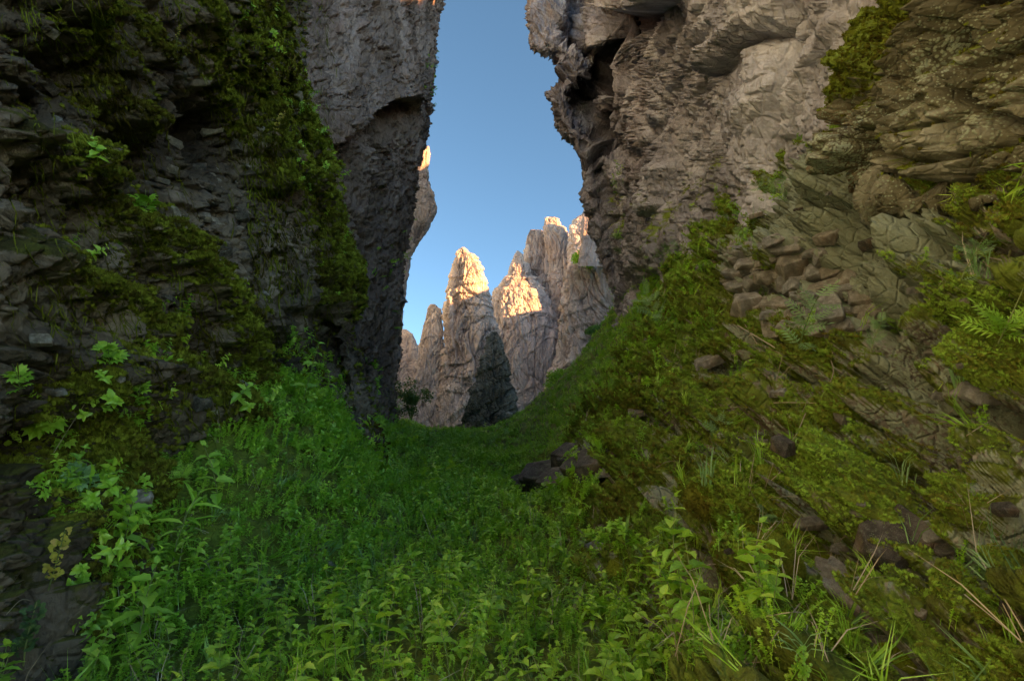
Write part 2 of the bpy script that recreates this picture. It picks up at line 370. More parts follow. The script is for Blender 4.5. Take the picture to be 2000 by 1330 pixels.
mossy = 0.6 * blob(px, py, 1340, 440, 70, 110, 20) + 0.5 * blob(px, py, 1560, 170, 50, 90, 25) + 0.6 * blob(px, py, 1200, 420, 30, 120, -10) + 0.5 * blob(px, py, 1420, 330, 60, 60) + 0.35 * blob(px, py, 1640, 130, 50, 120, 25)
mval = -0.20 + 0.95 * mossy + 0.30 * N2[..., 2] + 0.45 * sh(fbm(F * 0.5 + 4, 4), P)
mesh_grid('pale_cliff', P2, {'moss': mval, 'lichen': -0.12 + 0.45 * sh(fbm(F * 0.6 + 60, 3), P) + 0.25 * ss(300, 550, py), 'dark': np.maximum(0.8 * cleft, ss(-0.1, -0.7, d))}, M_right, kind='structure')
RIGHT = (px, py, P2, N2, mval)

# --- the bulging block above the right slope
rows = []
for py in (-405, -400, -100, 0, 80, 170, 250, 320, 370, 405, 425, 430):
    e = float(np.interp(py, [-900, -400, 0, 40, 100, 180, 260, 310, 360, 400, 430], [1960, 1900, 1790, 1768, 1712, 1690, 1672, 1652, 1700, 1800, 1860])); row = []
    for k, dx in enumerate((20, 0, 6, 60, 150, 270, 420, 650, 1100, 2000)):
        px = e + dx; r = float(ray(px, py)[0]); Y = (2.05) / (r - 0.05)
        if py > 405: Y += (py - 405) * 0.03
        if py >= 430: Y += 1.0
        if k == 0: Y += 1.8
        if k == 1: Y += 0.5
        if py == -405: Y *= 1.5; px += 100
        row.append((px, {-405: 20, -400: -180}.get(py, py), Y))
    rows.append(row)
px, py, P, N = net(rows, 420, 420)
F = flat(P)
W = F + 0.06 * np.stack([noise(F * 1.6), noise(F * 1.6 + 9), noise(F * 1.6 + 21)], 1)
S = rot(W, 0, 25, 0) * np.array((0.9, 1.0, 1.15), np.float32)
d = 0.22 * sh(fbm(S * 0.8, 3), P) + 0.20 * sh(blocks(S * 1.5, 0.9, 0.5, 0.06), P) + 0.10 * sh(blocks(S * 3.6, 1.2, 0.45, 0.10), P) + 0.055 * sh(blocks(S * 8, 1.3, 0.35, 0.12), P) + 0.028 * sh(blocks(rot(W, 20, 0, 30) * 17, 1.3, 0.35, 0.12), P) + 0.012 * sh(fbm(W * 22, 3, 0.6), P)
for pts, w, a in (([(1880, 60), (1860, 130), (1900, 200), (1990, 260)], 12, 0.25), ([(1700, 330), (1780, 350), (1850, 370), (1960, 350)], 14, 0.22), ([(1670, 250), (1740, 300), (1820, 320), (1900, 300)], 8, 0.15), ([(1740, 0), (1790, 120), (1800, 200)], 8, 0.12)):
    d -= a * np.exp(-(poly_field(px, py, pts) / w) ** 2)
P2 = P + N * d[..., None]; N2 = normals(P2); N2 *= np.sign((N2 * N).sum(2))[..., None]
mval = 0.05 + 0.9 * np.exp(-(poly_field(px, py, [(1800, -40), (1760, 60), (1705, 140), (1690, 180)]) / 26) ** 2) + 0.45 * N2[..., 2] + 0.5 * sh(fbm(F * 1.3 + 4, 4), P)
mesh_grid('overhanging_boulder', P2, {'moss': mval, 'lichen': 0.27 + 0.4 * sh(fbm(F * 1.5 + 60, 3), P), 'dark': ss(-0.02, -0.25, d)}, M_boulder, kind='structure')
BOULDER = (px, py, P2, N2, mval)

# ------------------------------------------------------------------ the gorge floor and the mossy right slope: one terrain
def toe(y): return 0.72 - 0.06 * np.clip(y, 0, 40)
def zbase(y): return -1.30 + 0.147 * y - 0.0016 * np.maximum(y - 24, 0) ** 2
def wallx(y): return 2.6 + 0.075 * y
def terrain0(x, y):
    z = zbase(y) + 0.05 * np.sin(x * 2.3 + y) + 0.10 * np.sin(y * 0.9 + 1) * ss(2, 6, y)
    t = np.minimum(np.maximum(x - toe(y), 0) / (wallx(y) - toe(y)), 1.12)
    Rz = (1.9 + 0.225 * np.minimum(y, 30)) - zbase(np.minimum(y, 30))
    z = z + Rz * (0.50 * t + 0.50 * t * t)
    xl = -(2.4 + 0.12 * y)
    z = z + 1.05 * ss(xl + 2.1, xl, x) * ss(3, 7, y) * ss(22, 10, y) + 0.5 * ss(xl + 1.6, xl, x) * ss(3, 7, y)
    z = z - 0.25 * np.exp(-((x - 0.2) / 1.2) ** 2) * np.exp(-((y - 14) / 4) ** 2)
    return z
nA, nD = 820, 560
ang = np.concatenate([np.linspace(-1500, 480, 90)[:-1], np.linspace(480, 1150, 190)[:-1], np.linspace(1150, 2150, 640)[:-1], np.linspace(2150, 4200, 73)])
Ys = np.concatenate([[0.05, 0.25, 0.45], np.geomspace(0.6, 12, 560), np.geomspace(12.2, 60, 87)])
A, Yg = np.meshgrid(ang, Ys, indexing='ij')
x = (A - 1000) / FPX * Yg; y = Yg
z = terrain0(x, y)
P = np.stack([x, y, z], -1); N = normals(P); N *= np.sign(N[..., 2:3])
F = flat(P); tl = np.clip((x - toe(y)) / (wallx(y) - toe(y)), 0, 1.4)
rocky = ss(0.02, 0.16, tl + 0.10 * sh(noise(F * 1.2), P))
rocky = rocky * (1 - 0.8 * ss(9, 13, y + 3 * sh(noise(F * 0.4), P)))
W = F + 0.18 * np.stack([noise(F * 1.3), noise(F * 1.3 + 9), noise(F * 1.3 + 21)], 1)
S = rot(W, -15, 42, 20) * np.array((0.95, 0.9, 1.35), np.float32)        # slabs dipping to the right
sc = np.clip(y / 4, 0.5, 2.5)
h = 0.16 * sh(blocks(S * 0.85, 0.9, 0.45, 0.06), P) + 0.17 * sh(blocks(S * 2.1 + 7, 0.9, 0.5, 0.08), P) + 0.095 * sh(blocks(S * 4.8 + 3, 0.9, 0.45, 0.10), P) + 0.04 * sh(blocks(S * 11 + 3, 1.0, 0.4, 0.10), P)
h += 0.10 * sh(np.maximum(0, noise(F * 3.3 + 50)), P)
ph = S[:, 2] * 1.3 + 0.8 * noise(F * 0.9); saw = ph - np.floor(ph); ledge = ss(0, 0.12, saw) * (1 - saw)
h += 0.20 * sh(ledge, P) - 0.1
soft = 0.10 * sh(fbm(F * 1.6, 3), P) + 0.03 * sh(fbm(F * 6, 3), P)
bump = sh(fbm(F * 4.2 + 30, 3), P)
d = rocky * h * np.clip(0.80 + 0.28 * y, 0.85, 1.6) + soft + 0.03 * sh(fbm(F * 14, 3, 0.6), P) * rocky
apx, apy = project(P)
gap = np.zeros(apx.shape)
for pts, w in (([(1560, 945), (1600, 1040), (1640, 1110), (1700, 1230), (1790, 1340)], 15), ([(1470, 835), (1520, 870), (1560, 915)], 16), ([(1880, 770), (1930, 800), (1990, 810)], 14), ([(1870, 1060), (1950, 1180), (2010, 1240)], 14),
               ([(1640, 1050), (1700, 1110), (1790, 1100), (1850, 1062), (2000, 985)], 9), ([(1310, 990), (1345, 1040), (1360, 1110)], 10), ([(1385, 700), (1430, 712), (1480, 668)], 10), ([(1510, 660), (1560, 700)], 8), ([(1440, 570), (1470, 640)], 8),
               ([(1640, 850), (1700, 830), (1800, 790)], 8), ([(1500, 740), (1600, 745), (1700, 700), (1830, 660)], 9), ([(1600, 930), (1700, 900), (1850, 880)], 8)):
    gap = np.maximum(gap, np.exp(-(poly_field(apx + 10 * sh(noise(F * 3), P), apy + 10 * sh(noise(F * 3 + 8), P), pts) / (w * 1.5)) ** 2))
d -= rocky * 0.36 * gap * np.clip(y / 2.5, 0.6, 2)
d -= 0.35 * np.exp(-(poly_field(apx, apy, [(1020, 965), (1080, 925), (1180, 880)]) / 16) ** 2) * ss(4, 7, y)
P2 = P + N * d[..., None]; N2 = normals(P2); N2 *= np.sign(N2[..., 2:3])
up = N2[..., 2]
lich_reg = poly_mask(apx, apy, [(1540, 330), (1640, 300), (1880, 430), (1900, 520), (1780, 570), (1640, 600), (1500, 440)], 25)
bare = poly_mask(apx, apy, [(1410, 480), (1520, 455), (1640, 540), (1700, 600), (1640, 650), (1520, 640), (1440, 560)], 14)
mval = 0.22 + 0.55 * up + 0.55 * sh(fbm(F * 2.2 + 11, 4, 0.6), P) + 0.65 * ss(-0.20, 0.04, h) - 0.32 - 0.70 * lich_reg - 0.45 * bare - 1.1 * gap
mval = np.where(rocky < 0.5, 0.75 + 0.3 * sh(fbm(F * 2.2, 3), P), mval)
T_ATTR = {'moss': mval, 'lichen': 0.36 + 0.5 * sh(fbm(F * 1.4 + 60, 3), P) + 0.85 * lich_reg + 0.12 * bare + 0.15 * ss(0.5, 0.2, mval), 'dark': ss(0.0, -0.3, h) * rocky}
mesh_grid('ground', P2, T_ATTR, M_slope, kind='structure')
GROUND = (apx, apy, P2, N2, mval, rocky)

# ------------------------------------------------------------------ rock spires closing the gorge
def spire(name, sil, Yc, label, flat_=0.8, amp=1.0, mat=None, nz=420, nt=380, seed=0, moss=-0.4, bscale=1.0, dark=0.0, shear=0, cat='rock spire'):
    """sil: (py, x left, x right); a closed column with a broken surface"""
    a = np.array(sil, float); pys = np.linspace(a[0, 0], a[-1, 0], nz)
    xl, xr = np.interp(pys, a[:, 0], a[:, 1]), np.interp(pys, a[:, 0], a[:, 2])
    nf = int(nt * 0.75); th = np.concatenate([np.linspace(0, math.pi, nf, endpoint=False), np.linspace(math.pi, 2 * math.pi, nt - nf, endpoint=False)])
    ct, st = np.cos(th), np.sin(th)
    ct = np.sign(ct) * np.abs(ct) ** 0.85; st = np.sign(st) * np.abs(st) ** 0.85
    mid, half = (xl + xr) / 2, (xr - xl) / 2
    PX = mid[:, None] + half[:, None] * ct[None]; PY = np.repeat(pys[:, None], nt, 1)
    Yd = Yc - (half[:, None] / FPX * Yc) * flat_ * st[None]
    P = ray(PX, PY) * Yd[..., None]
    c = ray(mid, pys) * Yc; N = P - c[:, None, :]; N[..., 2] *= 0.3; N /= np.linalg.norm(N, axis=2, keepdims=True) + 1e-9
    F = flat(P) + seed * 7.7
    Wp = F + 1.1 * np.stack([noise(F * 0.2), noise(F * 0.2 + 9), noise(F * 0.2 + 21)], 1)
    S = rot(Wp, 0, shear, 0) * np.array((1, 1, 0.30), np.float32) * bscale
    big = 0.8 * sh(fbm(S * 0.22, 3), P) + 0.35 * sh(fbm(S * 0.55 + 3, 4, 0.55, ridged=True), P) + 0.35 * sh(blocks(S * 0.75, 1.0, 0.5, 0.08), P)
    B = rot(Wp, 0, 28, 0); ph = B[:, 2] * 0.55 * bscale + 1.5 * noise(F * 0.15); sw = ph - np.floor(ph)
    big += 0.30 * sh(ss(0, 0.15, sw) * (1 - sw), P); big -= big.mean() + 0.25
    small_ = 0.15 * sh(blocks(S * 1.5, 1.0, 0.5, 0.08), P) + 0.10 * sh(blocks(S * np.array((1, 1, 1.8), np.float32) * 4.0, 1.3, 0.5, 0.1), P); small_ -= small_.mean()
    d = big + small_
    t1, t2 = np.clip(half / 34, 0.12, 1)[:, None], np.clip(half / 12, 0.35, 1)[:, None]
    P2 = P + N * ((big * t1 * 0.8 + small_ * t2) * amp)[..., None]
    base = np.array([c[-1][0], Yc, P2[-1, :, 2].min()])
    P2 = P2 - base
    mv = moss + 0.5 * sh(fbm(F * 0.3, 3), P)
    o = mesh_grid(name, P2, {'moss': mv, 'lichen': -0.6 + 0 * mv, 'dark': dark + ss(-0.2, -0.9, d)}, mat or M_spire, wrap=True)
    o.location = base; info(o, label, cat)
    return o
spire('rock_spire', [(483, 902, 907), (487, 896, 914), (492, 892, 916), (497, 890, 930), (508, 887, 934), (512, 885, 939), (530, 882, 943), (550, 876, 948), (585, 868, 958), (620, 866, 968), (700, 862, 985), (780, 856, 1000), (860, 846, 1010)], 60,
      'tall pointed sandstone spire with orange sunlit tip, standing alone against the blue sky', seed=1)
spire('rock_spire', [(594, 840, 850), (604, 833, 860), (622, 829, 864), (650, 822, 866), (700, 815, 868), (780, 800, 870), (870, 790, 880)], 61,
      'short blunt grey spire on the left of the tall pointed one, wholly in shade', amp=0.7, seed=2)
spire('rock_spire', [(643, 784, 793), (655, 776, 808), (700, 760, 826), (780, 745, 850), (850, 735, 870)], 66,
      'low stepped rock at the foot of the overhanging cliff, lowest of the far rocks', amp=0.6, seed=3, moss=-0.05)
spire('rock_spire', [(490, 1009, 1013), (497, 1004, 1021), (512, 1001, 1024), (515, 997, 1034), (538, 990, 1040), (541, 984, 1050), (560, 974, 1056), (565, 966, 1064), (580, 962, 1070), (620, 958, 1090), (700, 965, 1100), (780, 975, 1105), (860, 980, 1110)], 70,
      'stepped buttress with orange sunlit left edge, just right of the tall pointed spire', seed=4, amp=0.8)
spire('rock_spire', [(449, 1034, 1058), (456, 1029, 1064), (480, 1024, 1078), (500, 1020, 1096), (540, 1020, 1110), (620, 1015, 1120), (700, 1015, 1120), (860, 1010, 1130)], 73,
      'square-topped sunlit orange crag between the stepped buttress and the highest peak', seed=5, amp=0.7)
spire('rock_spire', [(424, 1070, 1084), (427, 1064, 1092), (440, 1063, 1096), (444, 1060, 1107), (450, 1060, 1108), (470, 1062, 1116), (495, 1070, 1124), (560, 1070, 1130), (700, 1060, 1140), (860, 1050, 1150)], 71,
      'highest sunlit orange peak of the far cliff, with a cleft down its left side', seed=6, amp=0.7)
spire('rock_spire', [(395, 1160, 1180), (410, 1150, 1200), (432, 1118, 1230), (450, 1112, 1250), (500, 1108, 1260), (620, 1100, 1280), (700, 1090, 1290), (860, 1080, 1300)], 67,
      'broad grey and brown crag against the pale cliff, bearing a grassy ledge', seed=7, flat_=0.5, shear=20)
spire('rock_spire', [(365, 1146, 1152), (376, 1142, 1165), (392, 1144, 1180), (430, 1135, 1200), (520, 1130, 1220)], 48,
      'small brown rock tip poking out beside the edge of the pale right cliff', seed=8, amp=0.35, flat_=0.4)
spire('rock_spire', [(512, 1120, 1205), (524, 1106, 1240), (560, 1098, 1270), (620, 1094, 1290), (700, 1086, 1300), (800, 1050, 1320), (880, 1040, 1330)], 52,
      'pale stepped crag below the grassy ledge, reaching down to the green slope', seed=9, flat_=0.5, shear=20)
spire('rubble_cone', [(648, 960, 972), (658, 954, 977), (690, 946, 984), (705, 938, 992), (745, 928, 998), (760, 915, 1006), (800, 904, 1014), (830, 892, 1020), (900, 870, 1040)], 40,
      'dark rubble cone with mossy foot standing in front of the pale spires', mat=M_cone, amp=0.75, bscale=2.2, moss=0.12, seed=10, dark=0.0, cat='rock cone')
spire('side_crag', [(286, 832, 838), (300, 822, 840), (330, 812, 836), (350, 806, 838), (378, 800, 850), (400, 795, 857), (415, 790, 855), (460, 780, 830), (500, 770, 805), (540, 760, 799), (580, 750, 793), (640, 740, 786)], 38,
      'reddish brown crag with an orange rim, jutting out behind the overhanging cliff', amp=0.45, seed=11, bscale=1.4, cat='rock crag')
# ------------------------------------------------------------------ unseen terrain added outside the frame to throw shade and bounce sunlight
def ridge(name, pts, depth, seed, mat=M_far_left):
    """pts: (x, y, top z) along the crest; an unseen rock wall added to shape the light"""
    a = np.array(pts, float); n = 220; t = np.linspace(0, len(a) - 1, n); i = np.arange(len(a))
    X, Y, Z = (np.interp(t, i, a[:, k]) for k in range(3))
    prof = [(0, -6, 0), (0, 0, 0.0), (0, 0, 0.35), (0.05, 0, 0.7), (0.12, 0, 0.93), (0.3, 0, 1.0), (0.7, 0, 0.97), (1, 0, 0.6), (1, 0, 0)]
    q = catmull(np.array(prof, float), 90, 0)
    P = np.stack([X[:, None] - depth * q[None, :, 0], np.repeat(Y[:, None], 90, 1), -8 + (Z[:, None] + 8) * q[None, :, 2] + q[None, :, 1]], -1)
    F = flat(P) + seed; d = 2.0 * sh(fbm(F * 0.15, 4, ridged=True), P)
    P[..., 0] += d; P[..., 2] += 1.0 * sh(fbm(F * 0.3 + 5, 3), P)
    z = np.full(P.shape[:2], -0.5); mesh_grid(name, P, {'moss': z, 'lichen': z, 'dark': z * 0}, mat, kind='structure')
M_bounce = rock_mat('blue_bounce_rock', ((0.36, 0.56, 0.68), (0.46, 0.68, 0.82), (0.54, 0.78, 0.88)), 0.15, (1, 1, 0.35), (0, 6, 0), 0.3, stain=(0.45, 0.52, 0.5), stain_amt=0.3)  # bluish tint chosen to cool the sunlight bounced into the gorge
ridge('added_unseen_rim', [(24, -20, 8), (22, -10, 17), (21, -1, 24), (20, 7, 29.5), (20, 16, 31), (21, 24, 33), (22, 31, 30), (23, 38, 28), (24, 44, 31), (24, 49, 28.5), (25, 56, 29.5), (25, 62, 32.5), (26, 80, 32)], -12, 5)  # unseen ridge added on the right; its crest heights set the shadow line
g = np.linspace(0, 1, 120); U, V = np.meshgrid(g, np.linspace(0, 1, 60), indexing='ij')
P = np.stack([-42 + 60 * U, -18 - 34 * U - 22 * V, -14 + 40 * V ** 0.9], -1)
F = flat(P); P[..., 1] += 3 * sh(fbm(F * 0.08, 4), P); P[..., 2] += 2 * sh(fbm(F * 0.1 + 9, 4), P)
mesh_grid('added_bounce_slope', P, {'moss': -0.3 + 0 * U, 'lichen': -0.6 + 0 * U, 'dark': 0 * U}, M_bounce, kind='structure')  # unseen hillside added behind the camera to bounce sunlight in
ridge('added_unseen_rim', [(-13, -30, 22), (-12, -14, 34), (-11, 0, 42), (-11.5, 10, 46), (-12, 22, 50), (-13, 36, 52), (-14.5, 48, 52), (-17.5, 62, 50), (-22, 80, 42)], 14, 9, M_bounce)  # unseen wall added on the left to bounce sunlight onto the right side

# ------------------------------------------------------------------ surfaces to stand things on
from mathutils.bvhtree import BVHTree
def bvh(net, st=2):
    P = net[2][::st, ::st]; a, b = P.shape[:2]; i = np.arange(a * b).reshape(a, b)
    q = np.stack([i[:-1, :-1], i[:-1, 1:], i[1:, 1:], i[1:, :-1]], -1).reshape(-1, 4)
    return BVHTree.FromPolygons([tuple(v) for v in P.reshape(-1, 3).tolist()], q.tolist())
BV = {'left': bvh(LEFT, 2), 'farleft': bvh(FARLEFT, 2), 'right': bvh(RIGHT, 3), 'boulder': bvh(BOULDER, 2), 'ground': bvh(GROUND, 2)}
def hit(px, py, only=None):
    """the first rock or ground met when looking past this point of the photograph"""
    d = Vector([float(c) for c in ray(px, py)]).normalized(); best = None
    for k, t in BV.items():
        if only and k not in only: continue
        r = t.ray_cast(Vector((0, 0, 0)), d)
        if r[0] is not None and (best is None or r[3] < best[2]):
            n = r[1] if r[1].dot(d) < 0 else -r[1]; best = (r[0], n, r[3])
    return best

# ------------------------------------------------------------------ leaves
def leaf_mat(name, stops, rough=0.42, trans=0.35, spec=0.45):
    s = NT(name); r = s.geo_rand()
    n = s.noise(s.tc.outputs['Object'], 9, 4); f = s.math('ADD', s.math('MULTIPLY', r, 0.75), s.math('MULTIPLY', s.math('SUBTRACT', n, 0.5), 0.9))
    c = s.ramp(s.math('ADD', f, 0.12), stops)
    b = s.bsdf(c, rough, s.noise(s.tc.outputs['Object'], 60, 3), 0.002, spec + 0.35)
    t = s.n('ShaderNodeBsdfTranslucent', {'Color': s.mix(1.0, c, (1.0, 1.0, 0.45), 'MULTIPLY')})
    m = s.n('ShaderNodeMixShader', {0: trans, 1: b.outputs[0], 2: t.outputs[0]}); s.t.links.new(m.outputs[0], s.out.inputs[0])
    return s.m
G_NETTLE = leaf_mat('nettle_leaf_green', [(0.0, (0.18, 0.36, 0.04)), (0.4, (0.36, 0.66, 0.06)), (0.75, (0.52, 0.80, 0.08)), (1.0, (0.66, 0.84, 0.16))], 0.32, 0.42)
G_BRIGHT = leaf_mat('bright_leaf_green', [(0.0, (0.20, 0.42, 0.03)), (0.5, (0.34, 0.64, 0.05)), (1.0, (0.50, 0.74, 0.08))], 0.42)
G_YELLOW = leaf_mat('yellowing_leaf', [(0.0, (0.30, 0.36, 0.03)), (0.5, (0.55, 0.52, 0.06)), (1.0, (0.70, 0.50, 0.16))], 0.6)
G_GREY = leaf_mat('grey_green_leaf', [(0.0, (0.10, 0.20, 0.08)), (0.5, (0.20, 0.40, 0.13)), (1.0, (0.34, 0.52, 0.24))], 0.6)
G_DARK = leaf_mat('dark_leaf_green', [(0.0, (0.03, 0.075, 0.02)), (0.5, (0.06, 0.14, 0.03)), (1.0, (0.12, 0.22, 0.05))], 0.5)  # dark green leaves for a corner plant and a shrub
def moss_mat(name, stops):
    s = NT(name); f = s.math('ADD', s.math('MULTIPLY', s.geo_rand(), 0.25), s.math('MULTIPLY', s.noise(s.n('ShaderNodeNewGeometry').outputs['Position'], 1.3, 6, 0.72), 0.9))
    c = s.ramp(f, stops); s.bsdf(c, 0.95, None, spec=0.1); return s.m
G_MOSS = moss_mat('moss_green', [(0.34, (0.12, 0.085, 0.02)), (0.48, (0.16, 0.17, 0.025)), (0.62, (0.19, 0.32, 0.035)), (0.88, (0.32, 0.54, 0.07))])
G_MOSSD = moss_mat('dark_moss_green', [(0.30, (0.035, 0.028, 0.008)), (0.47, (0.09, 0.085, 0.012)), (0.62, (0.16, 0.20, 0.02)), (0.85, (0.28, 0.36, 0.04))])
s_ = NT('plant_stem'); s_.bsdf(s_.ramp(s_.geo_rand(), [(0, (0.12, 0.20, 0.05)), (1, (0.26, 0.30, 0.12))]), 0.6); G_STEM = s_.m
s_ = NT('dry_stalk'); s_.bsdf(s_.ramp(s_.geo_rand(), [(0, (0.22, 0.17, 0.10)), (1, (0.52, 0.47, 0.36))]), 0.8); G_DRY = s_.m

class MB:
    def __init__(s): s.v = []; s.f = []
    def add(s, v, f):
        k = len(s.v); s.v += [tuple(p) for p in v]; s.f += [tuple(i + k for i in t) for t in f]
    def mesh(s, name, mat, smooth=False):
        me = bpy.data.meshes.new(name); me.from_pydata(s.v, [], s.f); me.materials.append(mat)
        if smooth: me.polygons.foreach_set('use_smooth', [True] * len(me.polygons))
        me.update(); return me
def xf(v, M): return [M @ Vector(p) for p in v]
def leaf_geo(w=0.42, n=7, droop=0.35, fold=0.18, teeth=0.22, peak=0.32):
    """a toothed ovate leaf along +Y, folded at the midrib, drooping to its tip"""
    v = []; f = []
    for i in range(n + 1):
        t = i / n; ww = w * (math.sin(math.pi * min(1, t ** (math.log(0.5) / math.log(peak)))) ** 0.8) * 0.5 if 0 < t < 1 else 0.0
        if i % 2 == 1: ww *= 1 + teeth
        z = -droop * t * t; y = t * (1 - 0.12 * droop)
        v += [(0, y, z), (-ww, y + (0.03 if i % 2 else 0), z + fold * ww * 2), (ww, y + (0.03 if i % 2 else 0), z + fold * ww * 2)]
    for i in range(n):
        a = 3 * i; b = a + 3
        if i == 0: f += [(a, b, b + 1), (a, b + 2, b)]
        elif i == n - 1: f += [(a, b, a + 1), (a, a + 2, b)]
        else: f += [(a, b, b + 1, a + 1), (a, a + 2, b + 2, b)]
    return v, f
def tube(pts, r0, r1, sides=4):
    v = []; f = []; n = len(pts)
    for i, p in enumerate(pts):
        d = (Vector(pts[min(i + 1, n - 1)]) - Vector(pts[max(i - 1, 0)])).normalized(); a = d.orthogonal().normalized(); b = d.cross(a)
        r = r0 + (r1 - r0) * i / max(1, n - 1)
        for k in range(sides):
            t = 2 * math.pi * k / sides; v.append(Vector(p) + (a * math.cos(t) + b * math.sin(t)) * r)
    for i in range(n - 1):
        for k in range(sides):
            k2 = (k + 1) % sides; f.append((i * sides + k, i * sides + k2, (i + 1) * sides + k2, (i + 1) * sides + k))
    return v, f
def pinnate_geo(pairs=6, lob=0.34, w=0.16):
    """a deeply cut feathery leaf"""
    m = MB(); m.add(*tube([(0, 0, 0), (0, 0.5, 0.04), (0, 1, -0.08)], 0.008, 0.004, 3))
    for i in range(pairs):
        t = 0.18 + 0.78 * i / pairs; l = lob * (1 - 0.55 * abs(t - 0.45))
        for s in (-1, 1):
            for j, a in enumerate((62, 38)):
                v, f = leaf_geo(w, 3, 0.2, 0.1, 0, 0.5)
                M = Matrix.Translation((0, t, 0.02 - 0.08 * t)) @ Matrix.Rotation(R(-s * a), 4, 'Z') @ Matrix.Scale(l * (1 - 0.3 * j), 4)
                m.add(xf(v, M), f)
    v, f = leaf_geo(w, 3, 0.1, 0.1, 0, 0.5); m.add(xf(v, Matrix.Translation((0, 0.95, -0.07)) @ Matrix.Scale(lob, 4)), f)
    return m.v, m.f
def palmate_geo():
    """a hand-shaped leaf cut into pointed lobes, on its stalk"""
    m = MB(); m.add(*tube([(0, 0, 0), (0, 0.28, 0.08), (0, 0.5, 0.08)], 0.010, 0.007, 3))
    for a, l in ((-95, 0.34), (-58, 0.46), (-24, 0.54), (8, 0.58), (40, 0.50), (80, 0.36)):
        v, f = leaf_geo(0.34, 5, 0.3, 0.15, 0.5, 0.5)
        m.add(xf(v, Matrix.Translation((0, 0.5, 0.08)) @ Matrix.Rotation(R(a), 4, 'Z') @ Matrix.Scale(l, 4)), f)
    return m.v, m.f
def round_geo():
    """three small round leaflets on a thread-like stalk"""
    m = MB(); m.add(*tube([(0, 0, 0), (0, 0.3, 0.05), (0, 0.6, 0.03)], 0.008, 0.005, 3))
    for a, l in ((-75, 0.34), (0, 0.40), (75, 0.34)):
        v, f = leaf_geo(0.9, 4, 0.15, 0.12, 0.12, 0.62)
        m.add(xf(v, Matrix.Translation((0, 0.6, 0.03)) @ Matrix.Rotation(R(a), 4, 'Z') @ Matrix.Scale(l, 4)), f)
    return m.v, m.f
def as_mesh(name, vf, mat):
    m = MB(); m.add(*vf); return m.mesh(name, mat)
def lv(fn, mat, name='leaf', **k): return as_mesh(name, fn(**k), mat)
L_NET = [lv(leaf_geo, G_NETTLE, w=0.58, droop=0.25), lv(leaf_geo, G_NETTLE, w=0.50, droop=0.55), lv(leaf_geo, G_NETTLE, w=0.62, droop=0.4, fold=0.3)]
L_BRIGHT = [lv(leaf_geo, G_BRIGHT, w=0.55, droop=0.3), lv(leaf_geo, G_BRIGHT, w=0.48, droop=0.5)]
L_PALM = [lv(palmate_geo, G_BRIGHT)]; L_PALMG = [lv(palmate_geo, G_GREY)]
L_ROUND = [lv(round_geo, G_BRIGHT)]; L_ROUNDY = [lv(round_geo, G_YELLOW)]
L_PIN = [lv(pinnate_geo, G_GREY), lv(pinnate_geo, G_GREY, pairs=5, lob=0.42)]
L_PING = [lv(pinnate_geo, G_BRIGHT)]

def herb_layout(kind, h, rnd):
    """stem curve and leaf transforms of one plant standing on +Z, h high"""
    bend = Vector((rnd.uniform(-.25, .25), rnd.uniform(-.25, .25), 0)) * h
    pts = [Vector((0, 0, -0.03)), Vector((0, 0, h * 0.35)) + bend * 0.15, Vector((0, 0, h * 0.7)) + bend * 0.5, Vector((0, 0, h)) + bend]
    def on(t):
        k = min(2, int(t * 3)); f = t * 3 - k; return pts[k].lerp(pts[k + 1], f)
    L = []
    if kind in ('nettle', 'broad'):
        nn = 6 if kind == 'nettle' else 5; a0 = rnd.uniform(0, 360)
        for i in range(nn):
            t = 0.28 + 0.72 * i / (nn - 1); size = (0.085, 0.11, 0.12, 0.105, 0.08, 0.05)[min(5, i + (6 - nn))] * (0.85 + 0.3 * rnd.random()) * (h / 0.45) ** 0.5
            for s in (0, 180):
                a = a0 + 90 * i + s + rnd.uniform(-20, 20); pitch = 4 + 22 * t + rnd.uniform(-16, 16)
                L.append((on(t), a, pitch, rnd.uniform(-15, 15), size * (0.9 if kind == 'nettle' else 1.25)))
        L.append((on(1.0), a0, 65, 0, 0.05))
    else:
        nn = {'rosette': 20, 'feather': 16, 'cloud': 44}[kind]
        for i in range(nn):
            t = {'rosette': 0.05 + 0.4 * rnd.random(), 'feather': 0.1 + 0.9 * i / nn, 'cloud': 0.2 + 0.8 * rnd.random()}[kind]
            size = {'rosette': 0.55, 'feather': 0.38, 'cloud': 0.14}[kind] * h * (0.7 + 0.5 * rnd.random())
            L.append((on(t), i * 137.5 + rnd.uniform(-15, 15), rnd.uniform(15, 60), rnd.uniform(-25, 25), size))
    return pts, L
def leaf_M(p, a, pitch, roll, size):
    return Matrix.Translation(p) @ Matrix.Rotation(R(a), 4, 'Z') @ Matrix.Rotation(R(pitch), 4, 'X') @ Matrix.Rotation(R(roll), 4, 'Y') @ Matrix.Scale(size, 4)
def plant(name, kind, leaves, h, seed, M, label, cat='plant', group=None, stem_r=0.004):
    """one plant as a thing: a stem and every leaf a part"""
    rnd = random.Random(seed); pts, L = herb_layout(kind, h, rnd)
    root = empty(name, (0, 0, 0)); root.matrix_world = M; info(root, label, cat, group)
    m = MB(); m.add(*tube(pts, stem_r, stem_r * 0.5)); st = bpy.data.objects.new('stem', m.mesh('stem', G_STEM)); COL.objects.link(st); st.parent = root
    for l in L:
        o = bpy.data.objects.new('leaf', rnd.choice(leaves)); COL.objects.link(o); o.parent = root; o.matrix_local = leaf_M(*l)
    return root
def copy_tree(o, M, label=None):
    c = o.copy(); COL.objects.link(c); c.matrix_world = M
    if label: c['label'] = label
    for ch in o.children:
        k = ch.copy(); COL.objects.link(k); k.parent = c
    return c
